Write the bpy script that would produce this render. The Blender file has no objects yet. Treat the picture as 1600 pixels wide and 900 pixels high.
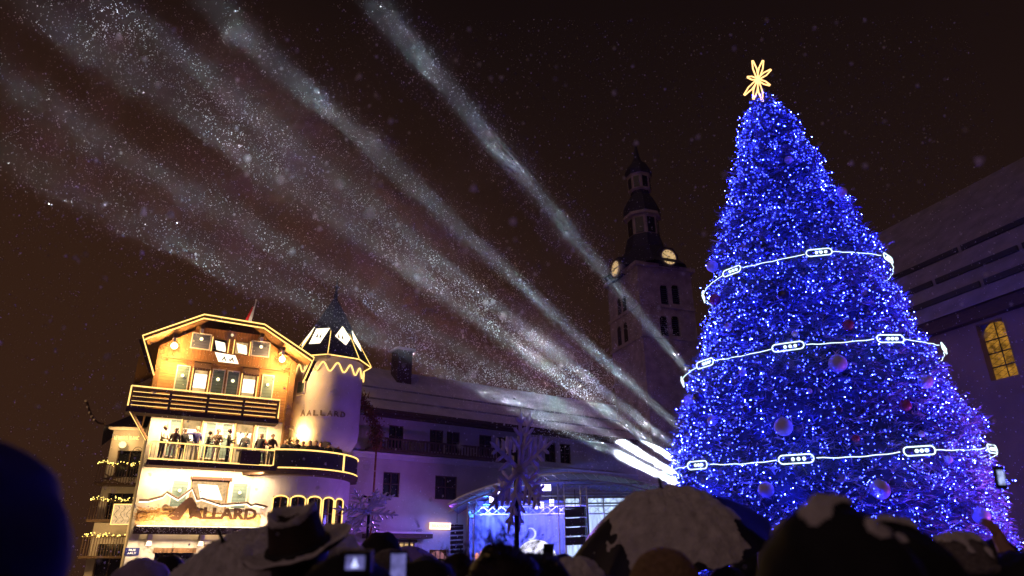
import bpy, bmesh, math, random
import numpy as np
from mathutils import Vector, Matrix
random.seed(7)
rng = np.random.default_rng(7)
SC = bpy.context.scene
COL = SC.collection
R = math.radians
PI = math.pi

# ------------------------------------------------------------------ camera
EYE = 1.6
PITCH, ROLL, FPX = R(22.075), R(-0.61), 1067.0       # measured from the verticals of the photograph
cd = bpy.data.cameras.new('camera')
cam = bpy.data.objects.new('camera', cd)
COL.objects.link(cam)
CM = Matrix.Rotation(PI / 2 + PITCH, 3, 'X') @ Matrix.Rotation(ROLL, 3, 'Z')
cam.matrix_world = Matrix.Translation((0, 0, EYE)) @ CM.to_4x4()
cd.sensor_width = 36.0
cd.lens = 36.0 * FPX / 1600.0
cd.clip_end = 2000
cd.dof.use_dof = True
cd.dof.focus_distance = 24.0
cd.dof.aperture_fstop = 1.8
SC.camera = cam

# ------------------------------------------------------------------ night sky, faint town glow, exposure
W = bpy.data.worlds.new('World')
SC.world = W
W.use_nodes = True
nt = W.node_tree
nt.nodes.clear()
wo = nt.nodes.new('ShaderNodeOutputWorld')
bg = nt.nodes.new('ShaderNodeBackground')
tc = nt.nodes.new('ShaderNodeTexCoord')
sep = nt.nodes.new('ShaderNodeSeparateXYZ')
nt.links.new(tc.outputs['Generated'], sep.inputs[0])
rmp = nt.nodes.new('ShaderNodeValToRGB')               # low cloud over the lit town: warmer towards the horizon
rmp.color_ramp.elements[0].position = 0.0
rmp.color_ramp.elements[0].color = (0.024, 0.0110, 0.0080, 1)
rmp.color_ramp.elements[1].position = 0.75
rmp.color_ramp.elements[1].color = (0.0058, 0.0030, 0.0031, 1)
nt.links.new(sep.outputs['Z'], rmp.inputs[0])
dt = nt.nodes.new('ShaderNodeVectorMath'); dt.operation = 'DOT_PRODUCT'
nt.links.new(tc.outputs['Generated'], dt.inputs[0])
dt.inputs[1].default_value = (-0.55, 0.75, -0.30)      # the lit quarter of the town lies ahead on the left
mrg = nt.nodes.new('ShaderNodeMapRange'); mrg.interpolation_type = 'SMOOTHERSTEP'
mrg.inputs[1].default_value = 0.30
mrg.inputs[2].default_value = 0.98
nt.links.new(dt.outputs['Value'], mrg.inputs[0])
mxc = nt.nodes.new('ShaderNodeMixRGB')
mxc.inputs[2].default_value = (0.034, 0.0138, 0.0069, 1)
nt.links.new(mrg.outputs[0], mxc.inputs[0])
nt.links.new(rmp.outputs[0], mxc.inputs[1])
nt.links.new(mxc.outputs[0], bg.inputs[0])
bg.inputs[1].default_value = 1.0
nt.links.new(bg.outputs[0], wo.inputs[0])

sd = bpy.data.lights.new('town_glow', 'SUN')           # broad dim glow of the street lighting behind the viewer
sd.energy = 0.18
sd.angle = R(60)
sd.color = (1.0, 0.60, 0.55)
so = bpy.data.objects.new('town_glow', sd)
COL.objects.link(so)
so.rotation_euler = Vector((0.42, 0.62, -0.66)).to_track_quat('-Z', 'Y').to_euler()

vs = SC.view_settings
vs.view_transform = 'Standard'
vs.look = 'None'
vs.exposure = 0.0
vs.gamma = 1.0
vs.use_curve_mapping = False
cy = SC.cycles
cy.use_denoising = True
try:
    cy.denoiser = 'OPENIMAGEDENOISE'
except Exception:
    pass
cy.sample_clamp_indirect = 1.5
cy.sample_clamp_direct = 0.0
cy.max_bounces = 6
cy.diffuse_bounces = 3
cy.glossy_bounces = 2
cy.transmission_bounces = 3
cy.volume_bounces = 0
cy.transparent_max_bounces = 8
cy.caustics_reflective = False
cy.caustics_refractive = False
cy.use_light_tree = True
cy.volume_step_rate = 4.0
cy.volume_max_steps = 64


# ------------------------------------------------------------------ helpers: measuring
def ray(px, py):
    return CM @ Vector(((px - 800) / FPX, (450 - py) / FPX, -1))


def at(px, py, Y):
    d = ray(px, py)
    return Vector((0, 0, EYE)) + d * (Y / d.y)


def zat(px, py, Y):
    return at(px, py, Y).z


class Frame:
    """A facade: origin on the ground, u along the wall, n out of the wall."""
    def __init__(s, o, deg):
        s.o = Vector((o[0], o[1], 0))
        s.a = R(deg)
        s.u = Vector((math.cos(s.a), math.sin(s.a), 0))
        s.n = Vector((math.sin(s.a), -math.cos(s.a), 0))

    def uv(s, px, py, off=0.0):
        d = ray(px, py)
        c = Vector((0, 0, EYE))
        t = ((s.o + s.n * off - c).dot(s.n)) / d.dot(s.n)
        p = c + d * t
        return (p - s.o).dot(s.u), p.z

    def w(s, u, out, z):
        return s.o + s.u * u + s.n * out + Vector((0, 0, z))


# ------------------------------------------------------------------ helpers: materials
MATS = {}


def mat(name, col, rough=0.7, var=0.25, scale=6.0, metal=0.0, bump=0.0, bscale=40.0, trans=0.0, spec=0.4, stretch=None):
    m = bpy.data.materials.new(name)
    m.use_nodes = True
    n = m.node_tree
    b = n.nodes['Principled BSDF']
    b.inputs['Roughness'].default_value = rough
    b.inputs['Metallic'].default_value = metal
    b.inputs['Specular IOR Level'].default_value = spec
    t = n.nodes.new('ShaderNodeTexCoord')
    src = t.outputs['Object']
    if stretch:
        mp = n.nodes.new('ShaderNodeMapping')
        mp.inputs['Scale'].default_value = stretch
        n.links.new(src, mp.inputs[0])
        src = mp.outputs[0]
    nz = n.nodes.new('ShaderNodeTexNoise')
    nz.inputs['Scale'].default_value = scale
    nz.inputs['Detail'].default_value = 5
    n.links.new(src, nz.inputs['Vector'])
    r = n.nodes.new('ShaderNodeValToRGB')
    r.color_ramp.elements[0].position = 0.3
    r.color_ramp.elements[1].position = 0.72
    r.color_ramp.elements[0].color = tuple(max(0, c * (1 - var)) for c in col) + (1,)
    r.color_ramp.elements[1].color = tuple(min(1, c * (1 + var)) for c in col) + (1,)
    n.links.new(nz.outputs['Fac'], r.inputs[0])
    n.links.new(r.outputs[0], b.inputs['Base Color'])
    if bump:
        nb = n.nodes.new('ShaderNodeTexNoise')
        nb.inputs['Scale'].default_value = bscale
        nb.inputs['Detail'].default_value = 4
        n.links.new(src, nb.inputs['Vector'])
        bp = n.nodes.new('ShaderNodeBump')
        bp.inputs['Strength'].default_value = bump
        bp.inputs['Distance'].default_value = 0.02
        n.links.new(nb.outputs['Fac'], bp.inputs['Height'])
        n.links.new(bp.outputs[0], b.inputs['Normal'])
    if trans:
        tr = n.nodes.new('ShaderNodeBsdfTranslucent')
        n.links.new(r.outputs[0], tr.inputs[0])
        mx = n.nodes.new('ShaderNodeMixShader')
        mx.inputs[0].default_value = trans
        n.links.new(b.outputs[0], mx.inputs[1])
        n.links.new(tr.outputs[0], mx.inputs[2])
        n.links.new(mx.outputs[0], n.nodes['Material Output'].inputs[0])
    MATS[name] = m
    return m


def emit(name, col, k=1.0, sampled=True, var=0.0, scale=8.0, stretch=None):
    m = bpy.data.materials.new(name)
    m.use_nodes = True
    n = m.node_tree
    n.nodes.clear()
    o = n.nodes.new('ShaderNodeOutputMaterial')
    e = n.nodes.new('ShaderNodeEmission')
    e.inputs[0].default_value = tuple(col) + (1,)
    e.inputs[1].default_value = k
    n.links.new(e.outputs[0], o.inputs[0])
    if var:
        t = n.nodes.new('ShaderNodeTexCoord')
        src = t.outputs['Object']
        if stretch:
            mp = n.nodes.new('ShaderNodeMapping')
            mp.inputs['Scale'].default_value = stretch
            n.links.new(src, mp.inputs[0])
            src = mp.outputs[0]
        nz = n.nodes.new('ShaderNodeTexNoise')
        nz.inputs['Scale'].default_value = scale
        nz.inputs['Detail'].default_value = 4
        n.links.new(src, nz.inputs['Vector'])
        mr = n.nodes.new('ShaderNodeMapRange')
        mr.inputs[1].default_value = 0.3
        mr.inputs[2].default_value = 0.7
        mr.inputs[3].default_value = k * (1 - var)
        mr.inputs[4].default_value = k * (1 + var)
        n.links.new(nz.outputs['Fac'], mr.inputs[0])
        n.links.new(mr.outputs[0], e.inputs[1])
    if not sampled:
        m.cycles.emission_sampling = 'NONE'
    MATS[name] = m
    return m


def planks(name, col, gap, axis, var=0.3, rough=0.7):
    """Timber boards with dark joints every `gap` metres along an object axis."""
    m = mat(name, col, rough, var, 3.0, stretch=((1, 1, 8) if axis == 'Z' else (8, 8, 1)), bump=0.3)
    n = m.node_tree
    b = n.nodes['Principled BSDF']
    t = n.nodes.new('ShaderNodeTexCoord')
    s = n.nodes.new('ShaderNodeSeparateXYZ')
    n.links.new(t.outputs['Object'], s.inputs[0])
    d = n.nodes.new('ShaderNodeMath'); d.operation = 'DIVIDE'; d.inputs[1].default_value = gap
    n.links.new(s.outputs[axis], d.inputs[0])
    fr = n.nodes.new('ShaderNodeMath'); fr.operation = 'FRACT'
    n.links.new(d.outputs[0], fr.inputs[0])
    gt = n.nodes.new('ShaderNodeMath'); gt.operation = 'GREATER_THAN'; gt.inputs[1].default_value = 0.1
    n.links.new(fr.outputs[0], gt.inputs[0])
    mx = n.nodes.new('ShaderNodeMixRGB'); mx.blend_type = 'MULTIPLY'
    mr = n.nodes.new('ShaderNodeMapRange')
    mr.inputs[3].default_value = 0.35
    mr.inputs[4].default_value = 1.0
    n.links.new(gt.outputs[0], mr.inputs[0])
    old = b.inputs['Base Color'].links[0].from_socket
    mx.inputs[0].default_value = 1
    n.links.new(old, mx.inputs[1])
    n.links.new(mr.outputs[0], mx.inputs[2])
    n.links.new(mx.outputs[0], b.inputs['Base Color'])
    return m


mat('plaster', (0.60, 0.55, 0.47), 0.85, 0.22, 1.6, bump=0.25, bscale=18)
mat('lilac_plaster', (0.50, 0.47, 0.50), 0.85, 0.12, 1.0, bump=0.25, bscale=18)
mat('grey_plaster', (0.40, 0.36, 0.34), 0.85, 0.18, 0.7, bump=0.3, bscale=12)
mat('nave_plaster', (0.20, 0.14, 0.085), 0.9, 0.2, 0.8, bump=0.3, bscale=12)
mat('stone', (0.42, 0.35, 0.29), 0.9, 0.3, 1.4, bump=0.6, bscale=6)
planks('wood_boards', (0.23, 0.105, 0.040), 0.16, 'X')
planks('wood_logs', (0.30, 0.15, 0.055), 0.17, 'Z')
mat('wood_dark', (0.055, 0.030, 0.018), 0.75, 0.35, 5, stretch=(1, 1, 6))
mat('wood_mid', (0.17, 0.085, 0.035), 0.7, 0.3, 5, stretch=(6, 6, 1))
planks('shutter_paint', (0.10, 0.16, 0.17), 0.17, 'Z', 0.12)
planks('shutter_blue', (0.085, 0.10, 0.16), 0.17, 'Z', 0.12)
mat('frame_paint', (0.62, 0.56, 0.55), 0.6, 0.1)
mat('slate', (0.035, 0.032, 0.05), 0.7, 0.3, 9, bump=0.4, bscale=25)
mat('snow', (0.66, 0.65, 0.67), 0.9, 0.22, 18, bump=0.6, bscale=60)
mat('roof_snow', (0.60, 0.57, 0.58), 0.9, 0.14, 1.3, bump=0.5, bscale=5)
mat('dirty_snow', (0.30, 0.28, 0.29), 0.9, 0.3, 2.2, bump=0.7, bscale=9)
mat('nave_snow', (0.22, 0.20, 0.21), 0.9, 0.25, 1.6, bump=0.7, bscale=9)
mat('iron', (0.02, 0.02, 0.022), 0.5, 0.2, metal=0.6)
mat('alu', (0.55, 0.56, 0.60), 0.35, 0.15, metal=0.85)
mat('black', (0.012, 0.012, 0.015), 0.6, 0.3)
mat('speaker_black', (0.015, 0.015, 0.02), 0.55, 0.3, 30)
mat('glass_dark', (0.012, 0.013, 0.02), 0.12, 0.3, spec=0.6)
mat('awning', (0.07, 0.035, 0.03), 0.85, 0.2)
mat('canopy', (0.13, 0.125, 0.16), 0.6, 0.1, 1, trans=0.3)
mat('cloth_grey', (0.35, 0.33, 0.38), 0.8, 0.15, trans=0.3)
mat('drape', (0.20, 0.22, 0.42), 0.9, 0.3, 1.5, stretch=(6, 6, 0.6))
mat('deck', (0.05, 0.05, 0.06), 0.6, 0.3)
mat('flag_red', (0.60, 0.02, 0.03), 0.7, 0.1, trans=0.4)
mat('flag_white', (0.75, 0.73, 0.70), 0.7, 0.05, trans=0.4)
mat('letters_worn', (0.17, 0.13, 0.12), 0.8, 0.3, 8)
mat('letters', (0.060, 0.026, 0.012), 0.6, 0.3, 8)
mat('sign_wood', (0.60, 0.40, 0.19), 0.7, 0.45, 5)
mat('branch_gold', (0.40, 0.22, 0.07), 0.7, 0.4, 12)
mat('plaque_blue', (0.015, 0.02, 0.12), 0.4, 0.1)
mat('paint_white', (0.8, 0.8, 0.8), 0.6, 0.03)
mat('needles', (0.18, 0.21, 0.34), 0.75, 0.40, 2.2, trans=0.25)
mat('needles_snow', (0.62, 0.62, 0.66), 0.85, 0.2, 2.5, trans=0.2)
mat('bark', (0.07, 0.045, 0.03), 0.9, 0.3)
mat('core', (0.05, 0.07, 0.10), 0.95, 0.3)
mat('bauble', (0.66, 0.62, 0.78), 0.35, 0.2, 4, spec=0.5)
mat('bauble_red', (0.35, 0.06, 0.12), 0.25, 0.2, 4, spec=0.5)
mat('bauble_dark', (0.05, 0.05, 0.12), 0.18, 0.2, 4, spec=0.7)
mat('flake_board', (0.55, 0.53, 0.58), 0.5, 0.1, trans=0.4)
mat('skin', (0.48, 0.28, 0.20), 0.6, 0.1, 20)
mat('hair_dark', (0.018, 0.012, 0.010), 0.6, 0.4, 30)
mat('coat_black', (0.012, 0.012, 0.016), 0.8, 0.4, 12)
mat('coat_navy', (0.022, 0.018, 0.13), 0.85, 0.35, 12)
mat('coat_grey', (0.07, 0.065, 0.07), 0.85, 0.3, 12)
mat('coat_brown', (0.06, 0.035, 0.025), 0.85, 0.3, 12)
mat('coat_white', (0.60, 0.55, 0.50), 0.85, 0.15, 12)
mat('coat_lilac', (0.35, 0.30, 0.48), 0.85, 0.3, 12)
mat('coat_red', (0.30, 0.05, 0.04), 0.85, 0.3, 12)
mat('trousers', (0.03, 0.03, 0.04), 0.85, 0.3, 12)
mat('wool_tan', (0.30, 0.20, 0.12), 0.95, 0.25, 60, bump=0.8, bscale=90)
mat('wool_grey', (0.20, 0.18, 0.18), 0.95, 0.3, 60, bump=0.8, bscale=90)
mat('felt', (0.045, 0.030, 0.024), 0.9, 0.3, 20)
mat('brolly', (0.013, 0.013, 0.028), 0.6, 0.3, 8, trans=0.12)
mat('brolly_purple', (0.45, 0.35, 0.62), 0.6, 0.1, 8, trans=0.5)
mat('vine', (0.14, 0.045, 0.02), 0.9, 0.4)
mat('flake', (0.92, 0.92, 0.92), 0.6, 0.0, trans=0.5)
mat('clock_ink', (0.03, 0.02, 0.01), 0.6, 0.1)
emit('led_warm', (1.0, 0.60, 0.16), 2.2)
emit('led_white', (0.74, 0.95, 0.96), 1.7)
emit('led_blue', (0.024, 0.036, 1.0), 60.0, sampled=False)
emit('led_blue_bright', (0.012, 0.018, 1.0), 1150.0)
emit('star_light', (1.0, 0.56, 0.20), 2.4)
emit('shutter_lamp', (1.0, 0.80, 0.42), 3.0)
emit('patch_strip_glow', (1.0, 0.86, 0.62), 2.2)
emit('room_light', (1.0, 0.62, 0.25), 0.75, var=0.5, scale=2.5)
emit('bulb', (1.0, 0.66, 0.22), 16.0)
emit('globe', (1.0, 0.70, 0.28), 2.5)
emit('sign_glow', (1.0, 0.62, 0.18), 2.5)
emit('shop_glow', (1.0, 0.60, 0.48), 2.4)
emit('clock_face', (1.0, 0.66, 0.30), 0.62, var=0.25, scale=0.8)
emit('stained_glass', (1.0, 0.46, 0.06), 0.26, var=0.7, scale=5.0)
emit('stage_head', (0.55, 0.50, 1.0), 9.0)
emit('stage_blue', (0.10, 0.32, 1.0), 3.0)
emit('beam_head', (0.80, 0.90, 1.0), 8.0)
emit('screen', (0.55, 0.72, 1.0), 1.15, var=0.45, scale=1.6, stretch=(3, 3, 0.5))
emit('dome_light', (0.80, 0.78, 1.0), 1.8)
emit('moon', (0.55, 0.60, 1.0), 1.6)
emit('phone_screen', (0.28, 0.26, 0.75), 0.45, var=0.6, scale=30)
emit('phone_bright', (0.45, 0.55, 1.0), 0.9, var=0.7, scale=45)
emit('fire_glow', (1.0, 0.35, 0.22), 1.6)
emit('lantern', (1.0, 0.62, 0.28), 0.9, var=0.3)
emit('fairy', (1.0, 0.72, 0.16), 4.0, sampled=False)
emit('pink_room', (0.75, 0.30, 0.36), 0.35, var=0.4, scale=3)


# ------------------------------------------------------------------ helpers: geometry
class MB:
    def __init__(s):
        s.v, s.f, s.m, s.names = [], [], [], []

    def mi(s, name):
        if name not in s.names:
            s.names.append(name)
        return s.names.index(name)

    def add(s, vs_, fs_, m):
        k = len(s.v)
        i = s.mi(m)
        s.v.extend([tuple(p) for p in vs_])
        s.f.extend([tuple(k + q for q in f) for f in fs_])
        s.m.extend([i] * len(fs_))
        return s

    def box(s, x0, x1, y0, y1, z0, z1, m):
        v = [(x, y, z) for z in (z0, z1) for y in (y0, y1) for x in (x0, x1)]
        return s.add(v, [(0, 2, 3, 1), (4, 5, 7, 6), (0, 1, 5, 4), (2, 6, 7, 3), (0, 4, 6, 2), (1, 3, 7, 5)], m)

    def beam(s, a, b, w, h, m, up=(0, 0, 1)):
        a, b = Vector(a), Vector(b)
        d = (b - a).normalized()
        u = Vector(up)
        if abs(d.dot(u)) > 0.98:
            u = Vector((0, 1, 0))
        sx = d.cross(u).normalized()
        uy = sx.cross(d)
        v = []
        for p in (a, b):
            for i, j in ((-1, -1), (1, -1), (1, 1), (-1, 1)):
                v.append(p + sx * (w / 2 * i) + uy * (h / 2 * j))
        return s.add(v, [(3, 2, 1, 0), (4, 5, 6, 7), (0, 1, 5, 4), (1, 2, 6, 5), (2, 3, 7, 6), (3, 0, 4, 7)], m)

    def tube(s, pts, r, m, n=6, closed=False, rs=None):
        pts = [Vector(p) for p in pts]
        N = len(pts)
        v, f = [], []
        pu = None
        for i, p in enumerate(pts):
            a = pts[(i - 1) % N] if closed or i > 0 else p
            b = pts[(i + 1) % N] if closed or i < N - 1 else p
            d = (b - a)
            d = d.normalized() if d.length > 1e-9 else Vector((0, 0, 1))
            if pu is None:
                pu = d.orthogonal().normalized()
            pu = (pu - d * pu.dot(d))
            pu = pu.normalized() if pu.length > 1e-6 else d.orthogonal().normalized()
            w = d.cross(pu)
            rr = rs[i] if rs else r
            for k in range(n):
                t = 2 * PI * k / n
                v.append(p + pu * (rr * math.cos(t)) + w * (rr * math.sin(t)))
        for i in range(N if closed else N - 1):
            j = (i + 1) % N
            for k in range(n):
                l = (k + 1) % n
                f.append((i * n + k, i * n + l, j * n + l, j * n + k))
        if not closed:
            f.append(tuple(range(n - 1, -1, -1)))
            f.append(tuple((N - 1) * n + k for k in range(n)))
        return s.add(v, f, m)

    def lathe(s, prof, m, n=16, c=(0, 0, 0), a0=0.0, a1=2 * PI):
        full = abs(a1 - a0 - 2 * PI) < 1e-6
        K = n if full else n + 1
        v, f = [], []
        for r, z in prof:
            for k in range(K):
                t = a0 + (a1 - a0) * k / n
                v.append((c[0] + r * math.cos(t), c[1] + r * math.sin(t), c[2] + z))
        for i in range(len(prof) - 1):
            for k in range(n):
                l = (k + 1) % K
                f.append((i * K + k, i * K + l, (i + 1) * K + l, (i + 1) * K + k))
        return s.add(v, f, m)

    def ball(s, c, r, m, n=12, k=8, sc=(1, 1, 1)):
        pr = [(max(1e-4, r * math.sin(PI * i / k)), -r * math.cos(PI * i / k)) for i in range(k + 1)]
        b = MB().lathe(pr, m, n)
        return s.add([(c[0] + p[0] * sc[0], c[1] + p[1] * sc[1], c[2] + p[2] * sc[2]) for p in b.v], b.f, m)

    def prism(s, poly, y0, y1, m):
        """poly in the x-z plane, extruded from y0 to y1."""
        n = len(poly)
        v = [(p[0], y0, p[1]) for p in poly] + [(p[0], y1, p[1]) for p in poly]
        f = [tuple(range(n)), tuple(range(2 * n - 1, n - 1, -1))]
        f += [((i + 1) % n, i, n + i, n + (i + 1) % n) for i in range(n)]
        return s.add(v, f, m)

    def wall(s, x0, x1, z0, z1, holes, y, depth, m):
        """Front wall sheet at y with rectangular openings and reveals `depth` deep."""
        xs = sorted({x0, x1, *[h[0] for h in holes], *[h[1] for h in holes]})
        zs = sorted({z0, z1, *[h[2] for h in holes], *[h[3] for h in holes]})
        for i in range(len(xs) - 1):
            for j in range(len(zs) - 1):
                cx, cz = (xs[i] + xs[i + 1]) / 2, (zs[j] + zs[j + 1]) / 2
                if any(h[0] < cx < h[1] and h[2] < cz < h[3] for h in holes):
                    continue
                s.add([(xs[i], y, zs[j]), (xs[i + 1], y, zs[j]), (xs[i + 1], y, zs[j + 1]), (xs[i], y, zs[j + 1])], [(0, 1, 2, 3)], m)
        for a, b, c, d in holes:
            q = [(a, c), (b, c), (b, d), (a, d)]
            for k in range(4):
                p, r = q[k], q[(k + 1) % 4]
                s.add([(p[0], y, p[1]), (p[0], y + depth, p[1]), (r[0], y + depth, r[1]), (r[0], y, r[1])], [(0, 1, 2, 3)], m)
        return s

    def join(s, o, M4=None):
        for nm in o.names:
            s.mi(nm)
        k = len(s.v)
        s.v.extend([tuple(M4 @ Vector(p)) for p in o.v] if M4 is not None else o.v)
        s.f.extend([tuple(k + q for q in f) for f in o.f])
        s.m.extend([s.mi(o.names[i]) for i in o.m])
        return s

    def build(s, name, parent=None, smooth=False):
        me = bpy.data.meshes.new(name)
        me.from_pydata(s.v, [], s.f)
        for nm in s.names:
            me.materials.append(MATS[nm])
        me.polygons.foreach_set('material_index', s.m)
        if smooth:
            me.polygons.foreach_set('use_smooth', [True] * len(me.polygons))
        me.update()
        o = bpy.data.objects.new(name, me)
        COL.objects.link(o)
        if parent is not None:
            o.parent = parent
        return o


def thing(name, label, cat, loc=(0, 0, 0), rz=0.0, group=None):
    o = bpy.data.objects.new(name, None)
    o.empty_display_size = 0.3
    COL.objects.link(o)
    o.location = loc
    o.rotation_euler = (0, 0, rz)
    return tag(o, label, cat, group)


def tag(o, label, cat, group=None):
    o['label'] = label
    o['category'] = cat
    if group:
        o['group'] = group
    return o


def lamp(name, kind, loc, energy, col, parent=None, aim=None, size=None, spread=None, size_y=None):
    d = bpy.data.lights.new(name, kind)
    d.energy = energy
    d.color = col
    if kind == 'POINT':
        d.shadow_soft_size = size or 0.05
    if kind == 'AREA':
        if size_y:
            d.shape = 'RECTANGLE'
            d.size = size
            d.size_y = size_y
        else:
            d.shape = 'DISK'
            d.size = size
        if spread:
            d.spread = spread
    o = bpy.data.objects.new(name, d)
    COL.objects.link(o)
    o.location = loc
    if aim is not None:
        o.rotation_euler = (Vector(aim) - Vector(loc)).to_track_quat('-Z', 'Y').to_euler()
    if parent is not None:
        o.parent = parent
    return o


def text_mb(txt, size, m, extrude=0.03, bold=0.02, width=None):
    """Lettering in the x-z plane, facing -y, starting at x = 0, as geometry."""
    cu = bpy.data.curves.new('lettering', 'FONT')
    cu.body = txt
    cu.size = size
    cu.extrude = extrude
    cu.offset = bold
    cu.resolution_u = 2
    o = bpy.data.objects.new('lettering', cu)
    COL.objects.link(o)
    dg = bpy.context.evaluated_depsgraph_get()
    me = bpy.data.meshes.new_from_object(o.evaluated_get(dg))
    v = [tuple(p.co) for p in me.vertices]
    f = [tuple(p.vertices) for p in me.polygons]
    bpy.data.objects.remove(o)
    bpy.data.meshes.remove(me)
    x0 = min(p[0] for p in v)
    k = (width / (max(p[0] for p in v) - x0)) if width else 1.0
    b = MB()
    b.add([((p[0] - x0) * k, -p[2], p[1]) for p in v], f, m)
    return b


# ================================================================== SETTING
g = MB()
g.add([(-105, -20, 0), (105, -20, 0), (105, 66, 0), (-105, 66, 0)], [(0, 1, 2, 3)], 'dirty_snow')
go = g.build('ground')
go['kind'] = 'structure'

# ================================================================== CHALET on the left
AO = at(196, 871, 34)
A = Frame(AO, 29.5)
AL = 6.35                      # width of the front
ch = thing('chalet', 'wooden chalet with white lower floors, outlined in warm fairy lights', 'building', A.o, A.a)


def strip(mb, pts, r=0.035, m='led_warm', closed=False):
    mb.tube(pts, r, m, 5, closed)


w = MB()
DOORS = [(1.42, 2.36, 6.42, 8.72), (4.00, 4.94, 6.42, 8.72)]
MIDW = [(2.28, 4.08, 4.1, 5.72)]
SHOP = [(1.2, 2.9, 0.0, 2.3), (3.4, 5.9, 0.5, 2.45)]
w.wall(0, AL, 0, 8.9, DOORS + MIDW + SHOP, 0, 0.28, 'plaster')
w.add([(0, 0, 0), (0, 0, 8.9), (0, 9, 8.9), (0, 9, 0)], [(0, 1, 2, 3)], 'plaster')
w.add([(AL, 0, 0), (AL, 9, 0), (AL, 9, 8.9), (AL, 0, 8.9)], [(0, 1, 2, 3)], 'plaster')
w.add([(0, 9, 0), (AL, 9, 0), (AL, 9, 8.9), (0, 9, 8.9)], [(0, 1, 2, 3)], 'plaster')
w.box(-0.02, 0.42, -0.10, -0.003, 0, 8.8, 'plaster')
w.box(AL - 0.22, AL + 0.02, -0.10, -0.003, 0, 6.1, 'plaster')
w.build('plaster_wall', ch)

# timber upper storeys: logs below, upright boards in the gable
TOPW = [(2.24, 2.98, 12.33, 13.13), (3.34, 4.08, 12.33, 13.13)]
LOWW = [(1.55, 2.28, 10.0, 11.35), (3.98, 4.71, 10.0, 11.35)]
w = MB()
w.wall(-0.25, AL + 0.3, 8.9, 11.75, LOWW, -0.02, 0.2, 'wood_logs')
w.add([(-0.25, -0.02, 8.9), (-0.25, -0.02, 12.4), (-0.25, 9, 12.4), (-0.25, 9, 8.9)], [(0, 1, 2, 3)], 'wood_logs')
w.add([(AL + 0.3, -0.02, 8.9), (AL + 0.3, 9, 8.9), (AL + 0.3, 9, 12.4), (AL + 0.3, -0.02, 12.4)], [(0, 1, 2, 3)], 'wood_logs')
w.build('log_wall', ch)
w = MB()
w.wall(-0.25, AL + 0.3, 11.75, 12.3, [], -0.10, 0.2, 'wood_boards')
w.wall(1.3, 4.9, 12.3, 13.6, TOPW_ := [(a, b, max(c, 12.31), d) for a, b, c, d in TOPW], -0.10, 0.2, 'wood_boards')
w.add([(-0.25, -0.10, 12.3), (1.3, -0.10, 12.3), (1.3, -0.10, 13.4)], [(0, 1, 2)], 'wood_boards')
w.add([(4.9, -0.10, 12.3), (AL + 0.3, -0.10, 12.3), (4.9, -0.10, 13.4)], [(0, 1, 2)], 'wood_boards')
w.box(-0.25, AL + 0.3, -0.16, -0.104, 11.70, 11.80, 'wood_mid')
w.build('gable_wall', ch)

# roof: low gable with a clipped front, steep turned-in lower edges
RP = [(-0.38, 10.60), (-1.12, 12.20), (1.50, 13.76), (4.55, 13.70), (7.38, 12.20), (7.00, 11.05)]
RIDGE = (3.02, 3.0, 15.0)
r = MB()
F = -1.25
th_ = 0.22


def up(p, d):
    return (p[0], p[1] + d)


B1_, B2_, B3_, B4_ = RP[1], RP[2], RP[3], RP[4]
back = 9.5
# slopes (slabs with thickness)
for (p, q, rz_) in ((B1_, B2_, 0), (B4_, B3_, 1)):
    for dz, flip in ((0.0, 1), (th_, 0)):
        a = [(p[0], F, p[1] + dz), (q[0], F, q[1] + dz), (RIDGE[0], RIDGE[1], RIDGE[2] + dz), (RIDGE[0], back, RIDGE[2] + dz), (p[0], back, p[1] + dz)]
        r.add(a, [(0, 1, 2, 3, 4)], 'wood_mid' if dz == 0 else 'slate')
for dz in (0.0, th_):
    r.add([(B2_[0], F, B2_[1] + dz), (B3_[0], F, B3_[1] + dz), (RIDGE[0], RIDGE[1], RIDGE[2] + dz)], [(0, 1, 2)], 'wood_mid' if dz == 0 else 'slate')
ol = [B1_, B2_, B3_, B4_]
for i in range(3):
    a, b = ol[i], ol[i + 1]
    r.add([(a[0], F, a[1]), (b[0], F, b[1]), (b[0], F, b[1] + th_), (a[0], F, a[1] + th_)], [(0, 1, 2, 3)], 'wood_dark')
for p in (B1_, B4_):
    r.add([(p[0], F, p[1]), (p[0], back, p[1]), (p[0], back, p[1] + th_), (p[0], F, p[1] + th_)], [(0, 1, 2, 3)], 'wood_dark')
ro = r.build('roof', ch)
for a, b in ((RP[0], RP[1]), (RP[4], RP[5])):
    MB().beam((a[0], F, a[1]), (b[0], F, b[1]), 0.30, 0.12, 'wood_dark', up=(0, 1, 0)).build('verge_board', ro)
for x, z in ((0.35, 12.55), (1.55, 13.2), (4.55, 13.2), (5.75, 12.6)):
    v = MB().box(x - 0.09, x + 0.09, F + 0.15, -0.10, z, z + 0.20, 'wood_dark')
    v.box(x - 0.07, x + 0.07, F + 0.17, F + 0.3, z - 0.25, z, 'frame_paint')
    v.build('rafter_end', ro)
ch_ = MB()
ch_.box(3.5, 4.3, 4.2, 5.0, 14.4, 15.5, 'grey_plaster').box(3.42, 4.38, 4.12, 5.08, 15.5, 15.62, 'roof_snow')
ch_.build('chimney', ro)
s1 = MB()
for off in (0.06, -0.16):
    pts = [(RP[i][0] + (0.09 if i < 2 else -0.09 if i > 3 else 0) * (1 if off < 0 else 0), F - 0.06, RP[i][1] + off + (0.1 if i not in (0, 5) else 0)) for i in range(6)]
    strip(s1, pts, 0.038)
s1.build('light_string', ch)

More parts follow.
